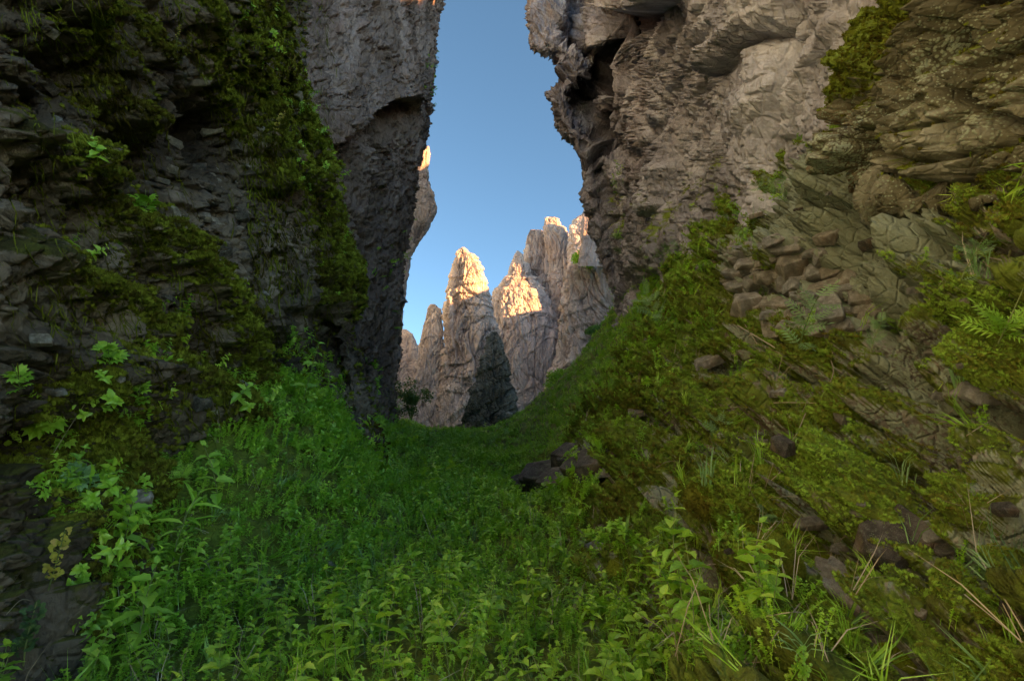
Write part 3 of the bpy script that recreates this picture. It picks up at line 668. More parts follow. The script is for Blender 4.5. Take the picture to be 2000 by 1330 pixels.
def herb_mesh(name, kind, leaf_vfs, mat, h, seed, stems=1, spread=0.0, stem_r=0.004):
    rnd = random.Random(seed); m = MB()
    for s in range(stems):
        pts, L = herb_layout(kind, h * rnd.uniform(0.7, 1.1), rnd); off = Vector((rnd.uniform(-spread, spread), rnd.uniform(-spread, spread), 0))
        v, f = tube([p + off for p in pts], stem_r, stem_r * 0.5, 3); m.add(v, f)
        for l in L:
            v, f = rnd.choice(leaf_vfs); m.add(xf(v, Matrix.Translation(off) @ leaf_M(*l)), f)
    return m.mesh(name, mat)

# ------------------------------------------------------------------ masses of leaves and moss that nobody could count
def scatter(name, variants, P, rot_e, scl, idx, label=None, cat=None):
    me = bpy.data.meshes.new(name); n = len(P); me.vertices.add(n); me.vertices.foreach_set('co', np.asarray(P, np.float32).reshape(-1))
    for nm, ty, k, val in (('rot', 'FLOAT_VECTOR', 'vector', rot_e), ('scl', 'FLOAT', 'value', scl), ('idx', 'INT', 'value', idx)):
        a = me.attributes.new(nm, ty, 'POINT'); a.data.foreach_set(k, np.asarray(val, np.int32 if ty == 'INT' else np.float32).reshape(-1))
    o = bpy.data.objects.new(name, me); COL.objects.link(o)
    ng = bpy.data.node_groups.new(name + '_scatter', 'GeometryNodeTree')
    ng.interface.new_socket('Geometry', in_out='INPUT', socket_type='NodeSocketGeometry'); ng.interface.new_socket('Geometry', in_out='OUTPUT', socket_type='NodeSocketGeometry')
    N = ng.nodes; L = ng.links; gi = N.new('NodeGroupInput'); go = N.new('NodeGroupOutput'); j = N.new('GeometryNodeJoinGeometry')
    def att(nm, ty):
        a = N.new('GeometryNodeInputNamedAttribute'); a.data_type = ty; a.inputs[0].default_value = nm; return a.outputs[0]
    ar, asc, ai = att('rot', 'FLOAT_VECTOR'), att('scl', 'FLOAT'), att('idx', 'INT')
    e2r = N.new('FunctionNodeEulerToRotation'); L.new(ar, e2r.inputs[0])
    for k, me_v in enumerate(variants):
        src = bpy.data.objects.new(name + '_source', me_v)
        oi = N.new('GeometryNodeObjectInfo'); oi.inputs['Object'].default_value = src; oi.inputs['As Instance'].default_value = True
        cmp_ = N.new('FunctionNodeCompare'); cmp_.data_type = 'INT'; cmp_.operation = 'EQUAL'; L.new(ai, cmp_.inputs['A'] if cmp_.inputs['A'].enabled else cmp_.inputs[2]); 
        [s for s in cmp_.inputs if s.name == 'B' and s.enabled][0].default_value = k
        for s in [s for s in cmp_.inputs if s.name == 'A' and s.enabled]: L.new(ai, s)
        ip = N.new('GeometryNodeInstanceOnPoints'); L.new(gi.outputs[0], ip.inputs['Points']); L.new(cmp_.outputs[0], ip.inputs['Selection'])
        L.new(oi.outputs['Geometry'], ip.inputs['Instance']); L.new(e2r.outputs[0], ip.inputs['Rotation']); L.new(asc, ip.inputs['Scale'])
        L.new(ip.outputs[0], j.inputs[0])
    L.new(j.outputs[0], go.inputs[0])
    md = o.modifiers.new('scatter', 'NODES'); md.node_group = ng
    o['kind'] = 'stuff'
    if label: o['label'] = label
    if cat: o['category'] = cat
    return o
def sample(net, n, wfun, seed=0):
    """n random spots on a net, weighted by real area times wfun(px, py, P, N, m)"""
    r = np.random.default_rng(seed); px, py, P, N = net[:4]; m = net[4]
    du = P[1:, :-1] - P[:-1, :-1]; dv = P[:-1, 1:] - P[:-1, :-1]; area = np.linalg.norm(np.cross(du, dv), axis=2)
    c = lambda a: a[:-1, :-1]
    w = area * np.clip(wfun(c(px), c(py), c(P), c(N), c(m)), 0, None); w = w.reshape(-1)
    ids = r.choice(len(w), size=n, p=w / w.sum()); i, j = np.unravel_index(ids, area.shape)
    a, b = r.random(n)[:, None], r.random(n)[:, None]
    Q = P[i, j] + du[i, j] * a + dv[i, j] * b
    return Q, N[i, j], px[i, j], py[i, j], r
def eulers(N, up_mix, r, tilt=0.25):
    """rotations that stand a plant between the surface normal and straight up, with a random turn"""
    out = np.zeros((len(N), 3))
    D = N * (1 - up_mix) + np.array((0, 0, 1)) * up_mix + r.normal(size=N.shape) * tilt; D /= np.linalg.norm(D, axis=1, keepdims=True)
    yaw = r.random(len(N)) * 6.283
    for i, (d, y) in enumerate(zip(D.tolist(), yaw.tolist())):
        out[i] = (Vector(d).to_track_quat('Z', 'Y').to_matrix() @ Matrix.Rotation(y, 3, 'Z')).to_euler()
    return out
def vis(px, py, P, pad=60): return (px > -pad) & (px < 2000 + pad) & (py > -pad) & (py < 1330 + 3 * pad) & (P[..., 1] > 0.5)

lf = [leaf_geo(w=0.58, droop=0.25), leaf_geo(w=0.5, droop=0.55), leaf_geo(w=0.62, droop=0.4, fold=0.3)]
V_NET = [herb_mesh('nettle', 'nettle', lf, (G_NETTLE, G_NETTLE, G_BRIGHT)[i], h, 10 + i) for i, h in enumerate((0.42, 0.32, 0.17))]
small = [leaf_geo(w=0.6, n=4, droop=0.3, teeth=0)]
V_LOW = [herb_mesh('low_herb', 'cloud', small, G_NETTLE, 0.17, 20, 3, 0.06, 0.002), herb_mesh('low_herb', 'cloud', [round_geo()], G_BRIGHT, 0.19, 21, 2, 0.05, 0.002)]
V_FEA = [herb_mesh('feathery_herb', 'feather', [pinnate_geo(5)], G_GREY, 0.22, 30, 2, 0.03, 0.002), herb_mesh('feathery_herb', 'rosette', [pinnate_geo(5)], G_BRIGHT, 0.12, 31, 1, 0.03, 0.002)]
V_HANG = [herb_mesh('bright_herb', 'broad', [leaf_geo(w=0.6, n=5, droop=0.4)], G_BRIGHT, 0.26, 40), herb_mesh('bright_herb', 'cloud', [round_geo()], G_BRIGHT, 0.22, 41, 2, 0.05)]

# gorge floor: nettles, near ones are built one by one further down
KEEP = 4.3                                                       # metres: up to here single plants
V_NET[2] = herb_mesh('carpet_herb', 'broad', [leaf_geo(w=0.62, n=4, droop=0.2, fold=0.08), leaf_geo(w=0.5, n=4, droop=0.35, fold=0.1)], G_BRIGHT, 0.10, 44, 5, 0.13)
def w_floor(px, py, P, N, m):
    d = P[..., 1]; x = P[..., 0]; tl = (x - toe(d)) / (wallx(d) - toe(d))
    near = np.clip(1.15 - np.abs(0), 0, 2) * (1 - ss(0.03, 0.22, tl)) * ss(2.5, KEEP, d)
    far = (0.12 + 0.35 * ss(6, 14, d)) * ss(0.03, 0.2, tl) * ss(4.5, 9, d) * (1 - 0.5 * (m < 0.3))
    return np.clip(near + far, 0, 2) * (1 / (1 + (d / 16) ** 2)) * vis(px, py, P) * (x > -(3.1 + .12 * d)) * (d < 45)
Q, Nn, ax, ay, r = sample(GROUND, 12000, w_floor, 1)
tlq = (Q[:, 0] - toe(Q[:, 1])) / (wallx(Q[:, 1]) - toe(Q[:, 1]))
sc_ = (0.40 + 0.55 * r.random(len(Q)) ** 1.5) * np.where(tlq > 0.15, 0.8, 1.0) * (0.85 + 0.7 * ss(4, 9, Q[:, 1]))
scatter('nettle_bed', V_NET, Q, eulers(Nn, 0.75, r), sc_, np.where(r.random(len(Q)) < 0.15 + ss(3.2, 6, Q[:, 1]) * 0.78, 2, r.integers(0, 3, len(Q))), 'dense bed of green nettles covering the gorge floor up to the far crest', 'nettles')
# low herbs between the nettles and over the moss
def w_low(px, py, P, N, m):
    d = P[..., 1]; x = P[..., 0]; tl = (x - toe(d)) / (wallx(d) - toe(d))
    return (0.9 * (1 - ss(0.0, 0.25, tl)) + 0.035 + 0.6 * ss(5, 12, d) * (tl > 0.1)) * (m > 0.3) * (1 / (1 + (d / 7) ** 2)) * vis(px, py, P) * (d > 1.3) * (x > -(2.7 + .12 * d))
Q, Nn, ax, ay, r = sample(GROUND, 9000, w_low, 2)
scatter('ground_herbs', V_LOW, Q, eulers(Nn, 0.6, r), (0.45 + 0.6 * r.random(len(Q))) * np.clip(0.55 + Q[:, 1] / 8, 0.6, 1.5), r.integers(0, 2, len(Q)), 'low leafy herbs carpeting the ground between nettles and moss', 'ground herbs')
def w_fea(px, py, P, N, m):
    d = P[..., 1]
    g = blob(px, py, 1650, 600, 250, 90, -15) + 0.9 * blob(px, py, 1900, 660, 160, 120) + 0.7 * blob(px, py, 1330, 600, 120, 90, -35) + 0.6 * blob(px, py, 1480, 800, 160, 90) + 0.5 * blob(px, py, 1500, 930, 100, 60)
    return g * (m > 0.2) * vis(px, py, P) * (d > 1.2)
Q, Nn, ax, ay, r = sample(GROUND, 420, w_fea, 3)
scatter('feathery_herbs', V_FEA, Q, eulers(Nn, 0.6, r), (0.45 + 0.5 * r.random(len(Q))), r.integers(0, 2, len(Q)), 'grey green feathery herbs growing in drifts over the mossy right slope', 'feathery herbs')
# grasses and dry stems mixed into the bed
def grass_mesh(name, mat, n, h, seed, wd=0.0022):
    rr = random.Random(seed); m = MB()
    for i in range(n):
        a = rr.uniform(0, 6.283); l = h * rr.uniform(0.5, 1.1); c, s_n = math.cos(a), math.sin(a); o = Vector((rr.gauss(0, .012), rr.gauss(0, .012), 0)); b = rr.uniform(0.2, 0.7) * l; sd = Vector((-s_n, c, 0)) * wd
        p1 = o + Vector((c * b * .3, s_n * b * .3, l * .55)); p2 = o + Vector((c * b, s_n * b, l * rr.uniform(0.6, 0.95)))
        m.add([o - sd, o + sd, p1 + sd, p1 - sd, p2], [(0, 1, 2, 3), (3, 2, 4)])
    return m.mesh(name, mat)
V_GRASS = [grass_mesh('grass_tuft', G_BRIGHT, 16, 0.26, 1), grass_mesh('grass_tuft', G_GREY, 12, 0.20, 2), grass_mesh('dry_stems', G_DRY, 5, 0.34, 3, 0.0016)]
def w_gr(px, py, P, N, m):
    d = P[..., 1]; return vis(px, py, P) * (d > 1.5) * (d < 14) / (1 + (d / 4) ** 2) * (P[..., 0] > -(2.6 + .12 * d)) * (m > 0.35) * (1 - 0.75 * ss(toe(d) + 0.3, toe(d) + 0.8, P[..., 0]))
Q, Nn, ax, ay, r = sample(GROUND, 1100, w_gr, 13)
scatter('grass_tufts', V_GRASS, Q, eulers(Nn, 0.6, r, 0.35), 0.5 + 0.7 * r.random(len(Q)), r.integers(0, 3, len(Q)), 'thin grass and dry stems scattered through the nettles and moss', 'grass')
# leaves climbing and hanging on the left walls
def w_l1(px, py, P, N, m):
    g = poly_mask(px, py, [(405, 720), (520, 770), (600, 800), (700, 850), (760, 1000), (640, 1100), (480, 1010), (410, 850)], 30) + 0.9 * poly_mask(px, py, [(570, 640), (640, 700), (700, 850), (640, 880), (590, 800)], 20)
    g = g + 0.9 * poly_mask(px, py, [(-20, 960), (500, 1000), (700, 1330), (0, 1330)], 40) + 0.05 * (m > 0.5) * (py > 300) + 0.25 * (blob(px, py, 90, 800, 90, 60) + blob(px, py, 230, 740, 50, 70) + blob(px, py, 560, 240, 40, 90, -20) + blob(px, py, 455, 60, 16, 50))
    return g * vis(px, py, P)
Q, Nn, ax, ay, r = sample(LEFT, 3600, w_l1, 4)
scatter('wall_foot_herbs', V_HANG + V_NET, Q, eulers(Nn, 0.45, r), 0.35 + 0.45 * r.random(len(Q)), r.integers(0, 5, len(Q)), 'bright leafy herbs climbing the foot of the dark left wall', 'wall herbs')
def w_l2(px, py, P, N, m):
    f = np.exp(-(poly_field(px, py, [(590, 230), (625, 330), (640, 480), (650, 560), (640, 700), (640, 830)]) / 14) ** 2) * 0.5
    f = f + np.exp(-(poly_field(px, py, [(680, 560), (690, 650), (705, 760), (720, 840)]) / 16) ** 2) * 0.8 + np.exp(-(poly_field(px, py, [(738, 680), (742, 760), (750, 830)]) / 6) ** 2) * 0.7
    f = f + 1.2 * ss(770, 850, py) * (px < 790)
    return f * (sh(fbm(flat(P) * 0.9, 2), P) > -0.05) * vis(px, py, P)
Q, Nn, ax, ay, r = sample(FARLEFT, 1500, w_l2, 5)
scatter('clinging_herbs', V_HANG, Q, eulers(Nn, 0.2, r), 0.8 + 0.8 * r.random(len(Q)), r.integers(0, 2, len(Q)), 'strings of small bright herbs clinging to the overhanging grey cliff', 'wall herbs')
Q, Nn, ax, ay, r = sample(FARLEFT, 160, lambda px, py, P, N, m: blob(px, py, 838, 140, 10, 40) + 0.15 * blob(px, py, 770, 500, 30, 120), 6)
scatter('clinging_herbs', V_LOW, Q, eulers(Nn, 0.3, r), 1.0 + 1.2 * r.random(len(Q)), r.integers(0, 2, len(Q)), 'green tuft of herbs on the right edge of the overhanging cliff against the sky', 'wall herbs')
def w_r(px, py, P, N, m):
    return vis(px, py, P) * (blob(px, py, 1532, 378, 26, 16) + blob(px, py, 1215, 450, 12, 22) + 0.4 * blob(px, py, 1205, 350, 10, 30) + 0.5 * blob(px, py, 1300, 540, 90, 20, -20) + 0.3 * blob(px, py, 1640, 300, 30, 14) + 0.4 * blob(px, py, 1450, 440, 90, 16, -25))
Q, Nn, ax, ay, r = sample(RIGHT, 420, w_r, 7)
scatter('cliff_foot_herbs', V_FEA + V_LOW, Q, eulers(Nn, 0.5, r), 0.6 + 0.6 * r.random(len(Q)), r.integers(0, 4, len(Q)), 'feathery tufts growing in cracks of the pale right cliff', 'wall herbs')

# moss: thousands of tiny cushions
def tuft_mesh(name, mat, n, h, spread, seed, lean=0.8):
    rnd = random.Random(seed); m = MB()
    for i in range(n):
        a = rnd.uniform(0, 6.283); q = rnd.random() ** 0.6 * spread; b = Vector((math.cos(a) * q, math.sin(a) * q, -0.004))
        d = Vector((math.cos(a) * lean * q / spread, math.sin(a) * lean * q / spread, 1)).normalized() * h * rnd.uniform(0.6, 1.1)
        t = Vector((-math.sin(a + rnd.uniform(-1, 1)), math.cos(a), 0)) * h * 0.16
        m.add([b - t, b + t, b + d * 0.6 + t * 0.9, b + d, b + d * 0.6 - t * 0.9], [(0, 1, 2, 3, 4)])
    return m.mesh(name, mat)
V_TUFT = [tuft_mesh('moss_tuft', G_MOSS, 34, 0.018, 0.028, 1), tuft_mesh('moss_tuft', G_MOSS, 26, 0.013, 0.02, 2)]
V_TUFTD = [tuft_mesh('moss_tuft', G_MOSSD, 34, 0.022, 0.028, 3), tuft_mesh('moss_tuft', G_MOSSD, 24, 0.030, 0.016, 4, 0.3)]
def w_m(px, py, P, N, m):
    d = P[..., 1]; nz = sh(noise(flat(P) * 7), P)
    return ss(0.50, 0.72, m + 0.25 * nz) * (GROUND[5][:-1, :-1] > 0.3) * vis(px, py, P, 10) / np.maximum(d, 0.6) ** 2 * (d < 12)
Q, Nn, ax, ay, r = sample(GROUND, 130000, w_m, 8)
scatter('slope_moss', V_TUFT, Q, eulers(Nn, 0.3, r), (0.35 + 0.4 * r.random(len(Q))) * np.clip(Q[:, 1] / 2.4, 0.5, 4), r.integers(0, 2, len(Q)), 'deep green and olive moss cushions over the ledges of the right slope', 'moss')
def w_ml(px, py, P, N, m):
    return ss(0.42, 0.75, m + 0.25 * sh(noise(flat(P) * 4), P)) * vis(px, py, P, 10) / np.maximum(P[..., 1], 1.5) ** 2
Q, Nn, ax, ay, r = sample(LEFT, 90000, w_ml, 9)
scatter('wall_moss', V_TUFTD, Q, eulers(Nn, 0.1, r, 0.4), (0.35 + 0.5 * r.random(len(Q))) * np.clip(Q[:, 1] / 2.6, 0.7, 3), r.integers(0, 2, len(Q)), 'shaggy dark green moss along the ribs of the left wall', 'moss')
Q, Nn, ax, ay, r = sample(BOULDER, 18000, lambda px, py, P, N, m: ss(0.45, 0.8, m) * vis(px, py, P, 10), 10)
scatter('boulder_moss', V_TUFTD, Q, eulers(Nn, 0.2, r), 0.35 + 0.35 * r.random(len(Q)), r.integers(0, 2, len(Q)), 'bright moss fringe on the edge of the overhanging boulder', 'moss')

# mossy roots and threads draped over the left wall
def strands(name, starts, mat, width, label, seed):
    rnd = random.Random(seed); m = MB()
    for (x0, y0, ln, lean) in starts:
        pts = []; x, y = x0, y0; ph = rnd.uniform(0, 6)
        n = max(4, int(ln / 9))
        for i in range(n):
            h_ = hit(x, y, ('left', 'farleft'))
            if not h_: break
            if pts and (h_[0] - pts[-1]).length > 0.6: break
            pts.append(h_[0] + h_[1] * (0.02 + 0.02 * math.sin(i * 0.9 + ph)))
            x += lean * 9 + 3.5 * math.sin(i * 0.55 + ph) + rnd.uniform(-2.5, 2.5); y += 9
        if len(pts) > 3:
            w = width * rnd.uniform(0.4, 1.3) * min(1.3, pts[0].y / 5); v, f = tube(pts, w, w * 0.35, 4); v = [p + Vector((rnd.gauss(0, 1), rnd.gauss(0, 1), rnd.gauss(0, 1))) * w * 0.35 for p in v]; m.add(v, f)
    o = bpy.data.objects.new(name, m.mesh(name, mat, True)); COL.objects.link(o); info(o, label, 'moss', kind='stuff'); return o
rs = random.Random(5); st = []
for pts, w, a in RIDGES:
    for q in range(int(24 + a * 90)):
        k = rs.randrange(len(pts) - 1); t = rs.random(); x = pts[k][0] + t * (pts[k + 1][0] - pts[k][0]); y = pts[k][1] + t * (pts[k + 1][1] - pts[k][1])
        st.append((x + rs.gauss(0, w), y + rs.gauss(0, w), rs.uniform(90, 260), rs.uniform(0.1, 0.6)))
for q in range(330): st.append((rs.uniform(480, 640), rs.uniform(-40, 640), rs.uniform(60, 200), rs.uniform(0.0, 0.35)))
for q in range(120): st.append((rs.uniform(0, 480), rs.uniform(0, 800), rs.uniform(40, 150), rs.uniform(0.1, 0.7)))
st = [s for s in st if -60 < s[0] < 650]
strands('hanging_moss', st, G_MOSSD, 0.0065, 'stringy moss threads draped down the dark left wall', 6)

# ------------------------------------------------------------------ single plants on the walls and the slope
L_LANCE = [lv(leaf_geo, G_BRIGHT, w=0.17, droop=0.35, teeth=0, fold=0.3), lv(leaf_geo, G_BRIGHT, w=0.14, droop=0.55, teeth=0, fold=0.3)]
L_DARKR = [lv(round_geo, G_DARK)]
PL = [  # px, py, apparent height px, layout, leaves, label
    (40, 760, 90, 'rosette', L_PALM, 'cut-leaved plant at the very left edge above the largest leaf clump'),
    (350, 940, 70, 'rosette', L_PING, 'small feathery plant on the left wall left of the long-leaved plant'),
    (85, 830, 170, 'rosette', L_PALM, 'largest clump of hand-shaped green leaves, low on the left wall by the frame edge'),
    (215, 715, 110, 'rosette', L_PALM, 'bright fan of cut green leaves over a dark hollow of the left wall'),
    (270, 790, 90, 'rosette', L_PALM, 'bright cut-leaved plant hanging just below and right of the leaf fan on the left wall'),
    (285, 425, 95, 'rosette', L_PALM, 'lone green plant with cut leaves halfway up the dark left wall'),
    (160, 960, 110, 'rosette', L_PALMG, 'grey green cut-leaved plant low on the left wall, above the yellow plant'),
    (130, 860, 80, 'rosette', L_PALM, 'star-shaped leaf cluster beneath the largest hand-leaved clump'),
    (425, 1000, 140, 'broad', L_BRIGHT, 'bright plant with long pointed leaves before the dark hollow at the wall foot'),
    (345, 85, 45, 'cloud', L_ROUNDY, 'small yellow green sprig high up on the left wall'),
    (452, 60, 80, 'cloud', L_ROUND, 'bright round-leaved tuft on the top rib of the left wall'),
    (535, 265, 65, 'cloud', L_ROUNDY, 'pale yellow round-leaved tuft on the rib where the left wall meets the grey cliff'),
    (490, 225, 65, 'cloud', L_ROUND, 'light green round-leaved tuft left of the pale yellow one'),
    (578, 240, 60, 'cloud', L_ROUND, 'light green round-leaved tuft right of the pale yellow one'),
    (603, 300, 50, 'rosette', L_PING, 'small feathery green tuft at the edge of the left wall below the yellow tuft'),
    (628, 350, 40, 'cloud', L_ROUND, 'tiny green tuft at the edge of the left wall against grey rock'),
    (568, 135, 34, 'cloud', L_ROUNDY, 'tiny yellowish tuft high at the edge of the left wall'),
    (95, 1150, 140, 'cloud', L_ROUNDY, 'yellow green round-leaved plant in the dark lower left corner'),
    (225, 1130, 190, 'broad', L_BRIGHT, 'tall leafy plant on a pale stem right of the yellow green plant'),
    (335, 1110, 150, 'feather', L_LANCE, 'plant with narrow leaves at the foot of the left wall behind the tall leafy plant'),
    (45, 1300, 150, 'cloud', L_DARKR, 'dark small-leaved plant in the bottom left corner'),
    (270, 1290, 170, 'broad', L_BRIGHT, 'broad-leaved plant at the lower left, before the dark ground'),
    (590, 790, 130, 'broad', L_BRIGHT, 'bright leafy herb climbing the foot of the far part of the left wall'),
    (455, 790, 80, 'broad', L_BRIGHT, 'uppermost leafy herb of the green bank at the foot of the left wall'),
    (1975, 490, 190, 'feather', L_LANCE, 'large plant of narrow bright leaves under the overhanging boulder at the right edge'),
    (1535, 395, 70, 'feather', L_PIN, 'feathery green tuft on the crest below the pale cliff'),
    (1950, 670, 190, 'rosette', L_PING, 'large feathery bright plant at the right edge, below the narrow-leaved one'),
    (1870, 560, 110, 'feather', L_PIN, 'feathery plant growing left of the narrow-leaved one on the slope'),
    (1925, 1120, 90, 'rosette', L_PALMG, 'grey green cut-leaved plant at the right edge beside the dark crack'),
    (1445, 1255, 120, 'rosette', L_PALMG, 'grey green cut-leaved plant at the bottom right among nettles'),
    (1560, 680, 130, 'feather', L_PIN, 'thin upright feathery plant before the bare cracked rocks'),
    (1500, 1010, 60, 'rosette', L_PALMG, 'small blue green rosette between moss cushions in the middle of the slope'),
    (1290, 640, 90, 'feather', L_PIN, 'feathery plant on the slope crest near the foot of the pale cliff'),
    (1750, 640, 80, 'rosette', L_PING, 'feathery rosette in the moss right of the bare cracked rocks'),
    (1700, 690, 70, 'feather', L_PIN, 'grey green feathery herb below the lichened rock face'),
    (1210, 470, 50, 'rosette', L_PING, 'green tuft in a crack at the left foot of the pale cliff'),
    (1400, 880, 80, 'feather', L_PIN, 'feathery herb left of the dark gap in the mossy slope'),
]
for k, (px, py, sz, kind, leaves, lab) in enumerate(PL):
    h_ = hit(px, py)
    if not h_: continue
    p, n, _ = h_; h = sz / FPX * p.y * (0.62 if kind == 'rosette' else 0.95)
    if kind in ('nettle', 'broad'): h = max(h, 0.16)
    d = (n * 0.6 + Vector((0, 0, 0.8)) + Vector((0, -0.25, 0))).normalized()
    M = Matrix.Translation(p) @ d.to_track_quat('Z', 'Y').to_matrix().to_4x4() @ Matrix.Rotation(k * 1.7, 4, 'Z')
    nm = {id(L_PALM): 'cut_leaved_plant', id(L_PALMG): 'grey_leaved_plant', id(L_ROUND): 'round_leaved_plant', id(L_ROUNDY): 'yellowing_plant', id(L_DARKR): 'dark_leaved_plant',
          id(L_LANCE): 'narrow_leaved_plant', id(L_PIN): 'feathery_plant', id(L_PING): 'feathery_plant', id(L_BRIGHT): 'broad_leaved_plant'}[id(leaves)]
    plant(nm, kind, leaves, h, 100 + k, M, lab, stem_r=0.0022 + 0.004 * h)

# the nearest nettles, one by one
r2 = random.Random(11); protos = []
def w_near(px, py, P, N, m):
    d = P[..., 1]; x = P[..., 0]; tl = (x - toe(d)) / (wallx(d) - toe(d))
    return ss(1.7, 2.2, d) * ss(KEEP + 0.5, KEEP - 0.5, d) * (1 - ss(0.03, 0.22, tl)) * vis(px, py, P, 120) * (x > -2.9)
Q, Nn, ax, ay, r = sample(GROUND, 300, w_near, 21)
LAB = 'young green nettle with toothed leaves in the thick nettle patch filling the foreground'
for k in range(7):
    hh = (0.36, 0.30, 0.42, 0.26, 0.33, 0.46, 0.22)[k]
    protos.append(plant('nettle', 'nettle', L_NET, hh, 300 + k, Matrix.Identity(4), LAB, 'nettle', 'nettles filling the foreground of the gorge floor', 0.003))
E = eulers(Nn, 0.85, r, 0.12)
for k in range(len(Q)):
    M = Matrix.LocRotScale(Vector(Q[k].tolist()), Euler(E[k].tolist()), Vector([0.45 + 0.5 * r2.random()] * 3))
    if k < len(protos): protos[k].matrix_world = M
    else: copy_tree(protos[r2.randrange(len(protos))], M)

# ------------------------------------------------------------------ stones
def stone_mat(name, cols):
    return rock_mat(name, cols, 5.0, (1, 1, 1), (0, 20, 0), 0.008, stain=(0.30, 0.17, 0.08), stain_amt=0.3)
M_st = [stone_mat('tan_stone', ((0.12, 0.11, 0.085), (0.29, 0.27, 0.22), (0.52, 0.50, 0.44))), stone_mat('grey_stone', ((0.12, 0.12, 0.11), (0.27, 0.27, 0.25), (0.50, 0.50, 0.47))),
        stone_mat('dark_stone', ((0.03, 0.028, 0.024), (0.09, 0.08, 0.07), (0.20, 0.18, 0.16)))]
def stone_mesh(seed, dims, mat, n=16):
    rr = random.Random(seed); bm = bmesh.new()
    pts = [Vector((x, y, z)) for x in (-1, 1) for y in (-1, 1) for z in (-1, 1)]
    pts = [Vector((c.x * rr.uniform(.55, 1), c.y * rr.uniform(.55, 1), c.z * rr.uniform(.6, 1))) for c in pts] + [Vector((rr.choice((-1, 1)) * rr.uniform(.8, 1.1), rr.uniform(-.5, .5), rr.uniform(-.6, .6))) for _ in range(3)]
    for v in pts: bm.verts.new((v.x * dims[0] / 2, v.y * dims[1] / 2, v.z * dims[2] / 2))
    r_ = bmesh.ops.convex_hull(bm, input=bm.verts); bmesh.ops.delete(bm, geom=list({g for g in r_['geom_interior'] + r_['geom_unused'] if isinstance(g, bmesh.types.BMVert)}), context='VERTS')
    bmesh.ops.bevel(bm, geom=list(bm.edges), offset=0.018, segments=1, affect='EDGES')
    bmesh.ops.recalc_face_normals(bm, faces=bm.faces)
    me = bpy.data.meshes.new('stone'); bm.to_mesh(me); bm.free(); me.materials.append(mat)
    a = me.attributes.new('moss', 'FLOAT', 'POINT'); a.data.foreach_set('value', [0.28] * len(me.vertices)); a = me.attributes.new('lichen', 'FLOAT', 'POINT'); a.data.foreach_set('value', [0.22] * len(me.vertices)); return me
STV = [[stone_mesh(50 + i + 20 * j, dm, m) for i, dm in enumerate(((1, 0.7, 0.35), (1, 0.8, 0.5), (1.2, 0.6, 0.28), (0.9, 0.8, 0.65), (1, 0.5, 0.4)))] for j, m in enumerate(M_st)]
def put_stone(name, me, p, n, size, parent=None, turn=0.0, tilt=None, sink=0.3):
    o = bpy.data.objects.new(name, me); COL.objects.link(o)
    if parent: o.parent = parent
    d = (n + Vector((0, 0, 0.25))).normalized() if tilt is None else Vector(tilt).normalized()
    M = Matrix.Translation(p - n * size * 0.18 * sink) @ d.to_track_quat('Z', 'Y').to_matrix().to_4x4() @ Matrix.Rotation(turn, 4, 'Z') @ Matrix.Scale(size, 4)
    if parent: o.matrix_parent_inverse = Matrix.Identity(4); o.matrix_local = parent.matrix_world.inverted() @ M if parent.type == 'MESH' else Matrix.Translation(-parent.location) @ M
    else: o.matrix_world = M
    return o
ground = bpy.data.objects['ground']; lwall = bpy.data.objects['mossy_cliff']
rs = random.Random(77)
def w_st(px, py, P, N, m):
    d = P[..., 1]; return (GROUND[5][:-1, :-1] > 0.4) * vis(px, py, P, 0) / np.maximum(d, 0.8) ** 2 * (d < 9) * (1.2 - ss(0.3, 0.8, m)) * ss(1.1, 1.4, d)
Q, Nn, ax, ay, r = sample(GROUND, 290, w_st, 31)
for k in range(len(Q)):
    p = Vector(Q[k].tolist()); n = Vector(Nn[k].tolist()); s_px = rs.choice((20, 26, 32, 42, 54))
    put_stone('stone', rs.choice(STV[rs.choice((0, 0, 1, 1, 1, 2))]), p, n, s_px / FPX * p.y, ground, rs.uniform(-0.6, 0.6), Vector((-0.35 + rs.uniform(-.2, .2), -0.35 + rs.uniform(-.2, .2), 0.85)), 0.3)
def w_sl(px, py, P, N, m):
    g = 1.0 * poly_mask(px, py, [(290, 150), (350, 130), (480, 260), (500, 330), (480, 430), (560, 520), (570, 640), (520, 640), (420, 560), (380, 440), (270, 300)], 25) + 0.25
    return g * vis(px, py, P, 0) / np.maximum(P[..., 1], 1.5) ** 2 * (px < 600)
Q, Nn, ax, ay, r = sample(LEFT, 220, w_sl, 32)
for k in range(len(Q)):
    p = Vector(Q[k].tolist()); n = Vector(Nn[k].tolist()); s_px = rs.choice((16, 22, 30, 44))
    put_stone('stone', rs.choice(STV[rs.choice((1, 2, 2, 0))]), p, n, s_px / FPX * p.y, lwall, rs.uniform(0, 6.3), None, 0.9)
# the bare cracked outcrop on the right slope: plates lying like roof tiles
c_ = hit(1540, 560, ('ground',))[0]; outc = empty('cracked_outcrop', c_); info(outc, 'bare pale cracked rock plates stepping down the right slope below the pale cliff', 'rock outcrop')
gx, gy = np.meshgrid(np.arange(1412, 1740, 26), np.arange(462, 670, 22))
for X, Y in zip(gx.ravel(), gy.ravel()):
    X += rs.uniform(-12, 12); Y += rs.uniform(-9, 9)
    if not in_poly(np.array([X]), np.array([Y]), [(1410, 490), (1520, 455), (1650, 540), (1730, 600), (1670, 655), (1520, 650), (1440, 580)])[0]: continue
    h_ = hit(X, Y, ('ground',))
    if h_: put_stone('stone', rs.choice(STV[rs.choice((0, 0, 1))]), h_[0], h_[1], rs.uniform(40, 75) / FPX * h_[0].y, outc, rs.uniform(-0.5, 0.5), h_[1] * 0.8 + Vector((-0.5, -0.2, 0.5)), 0.6)
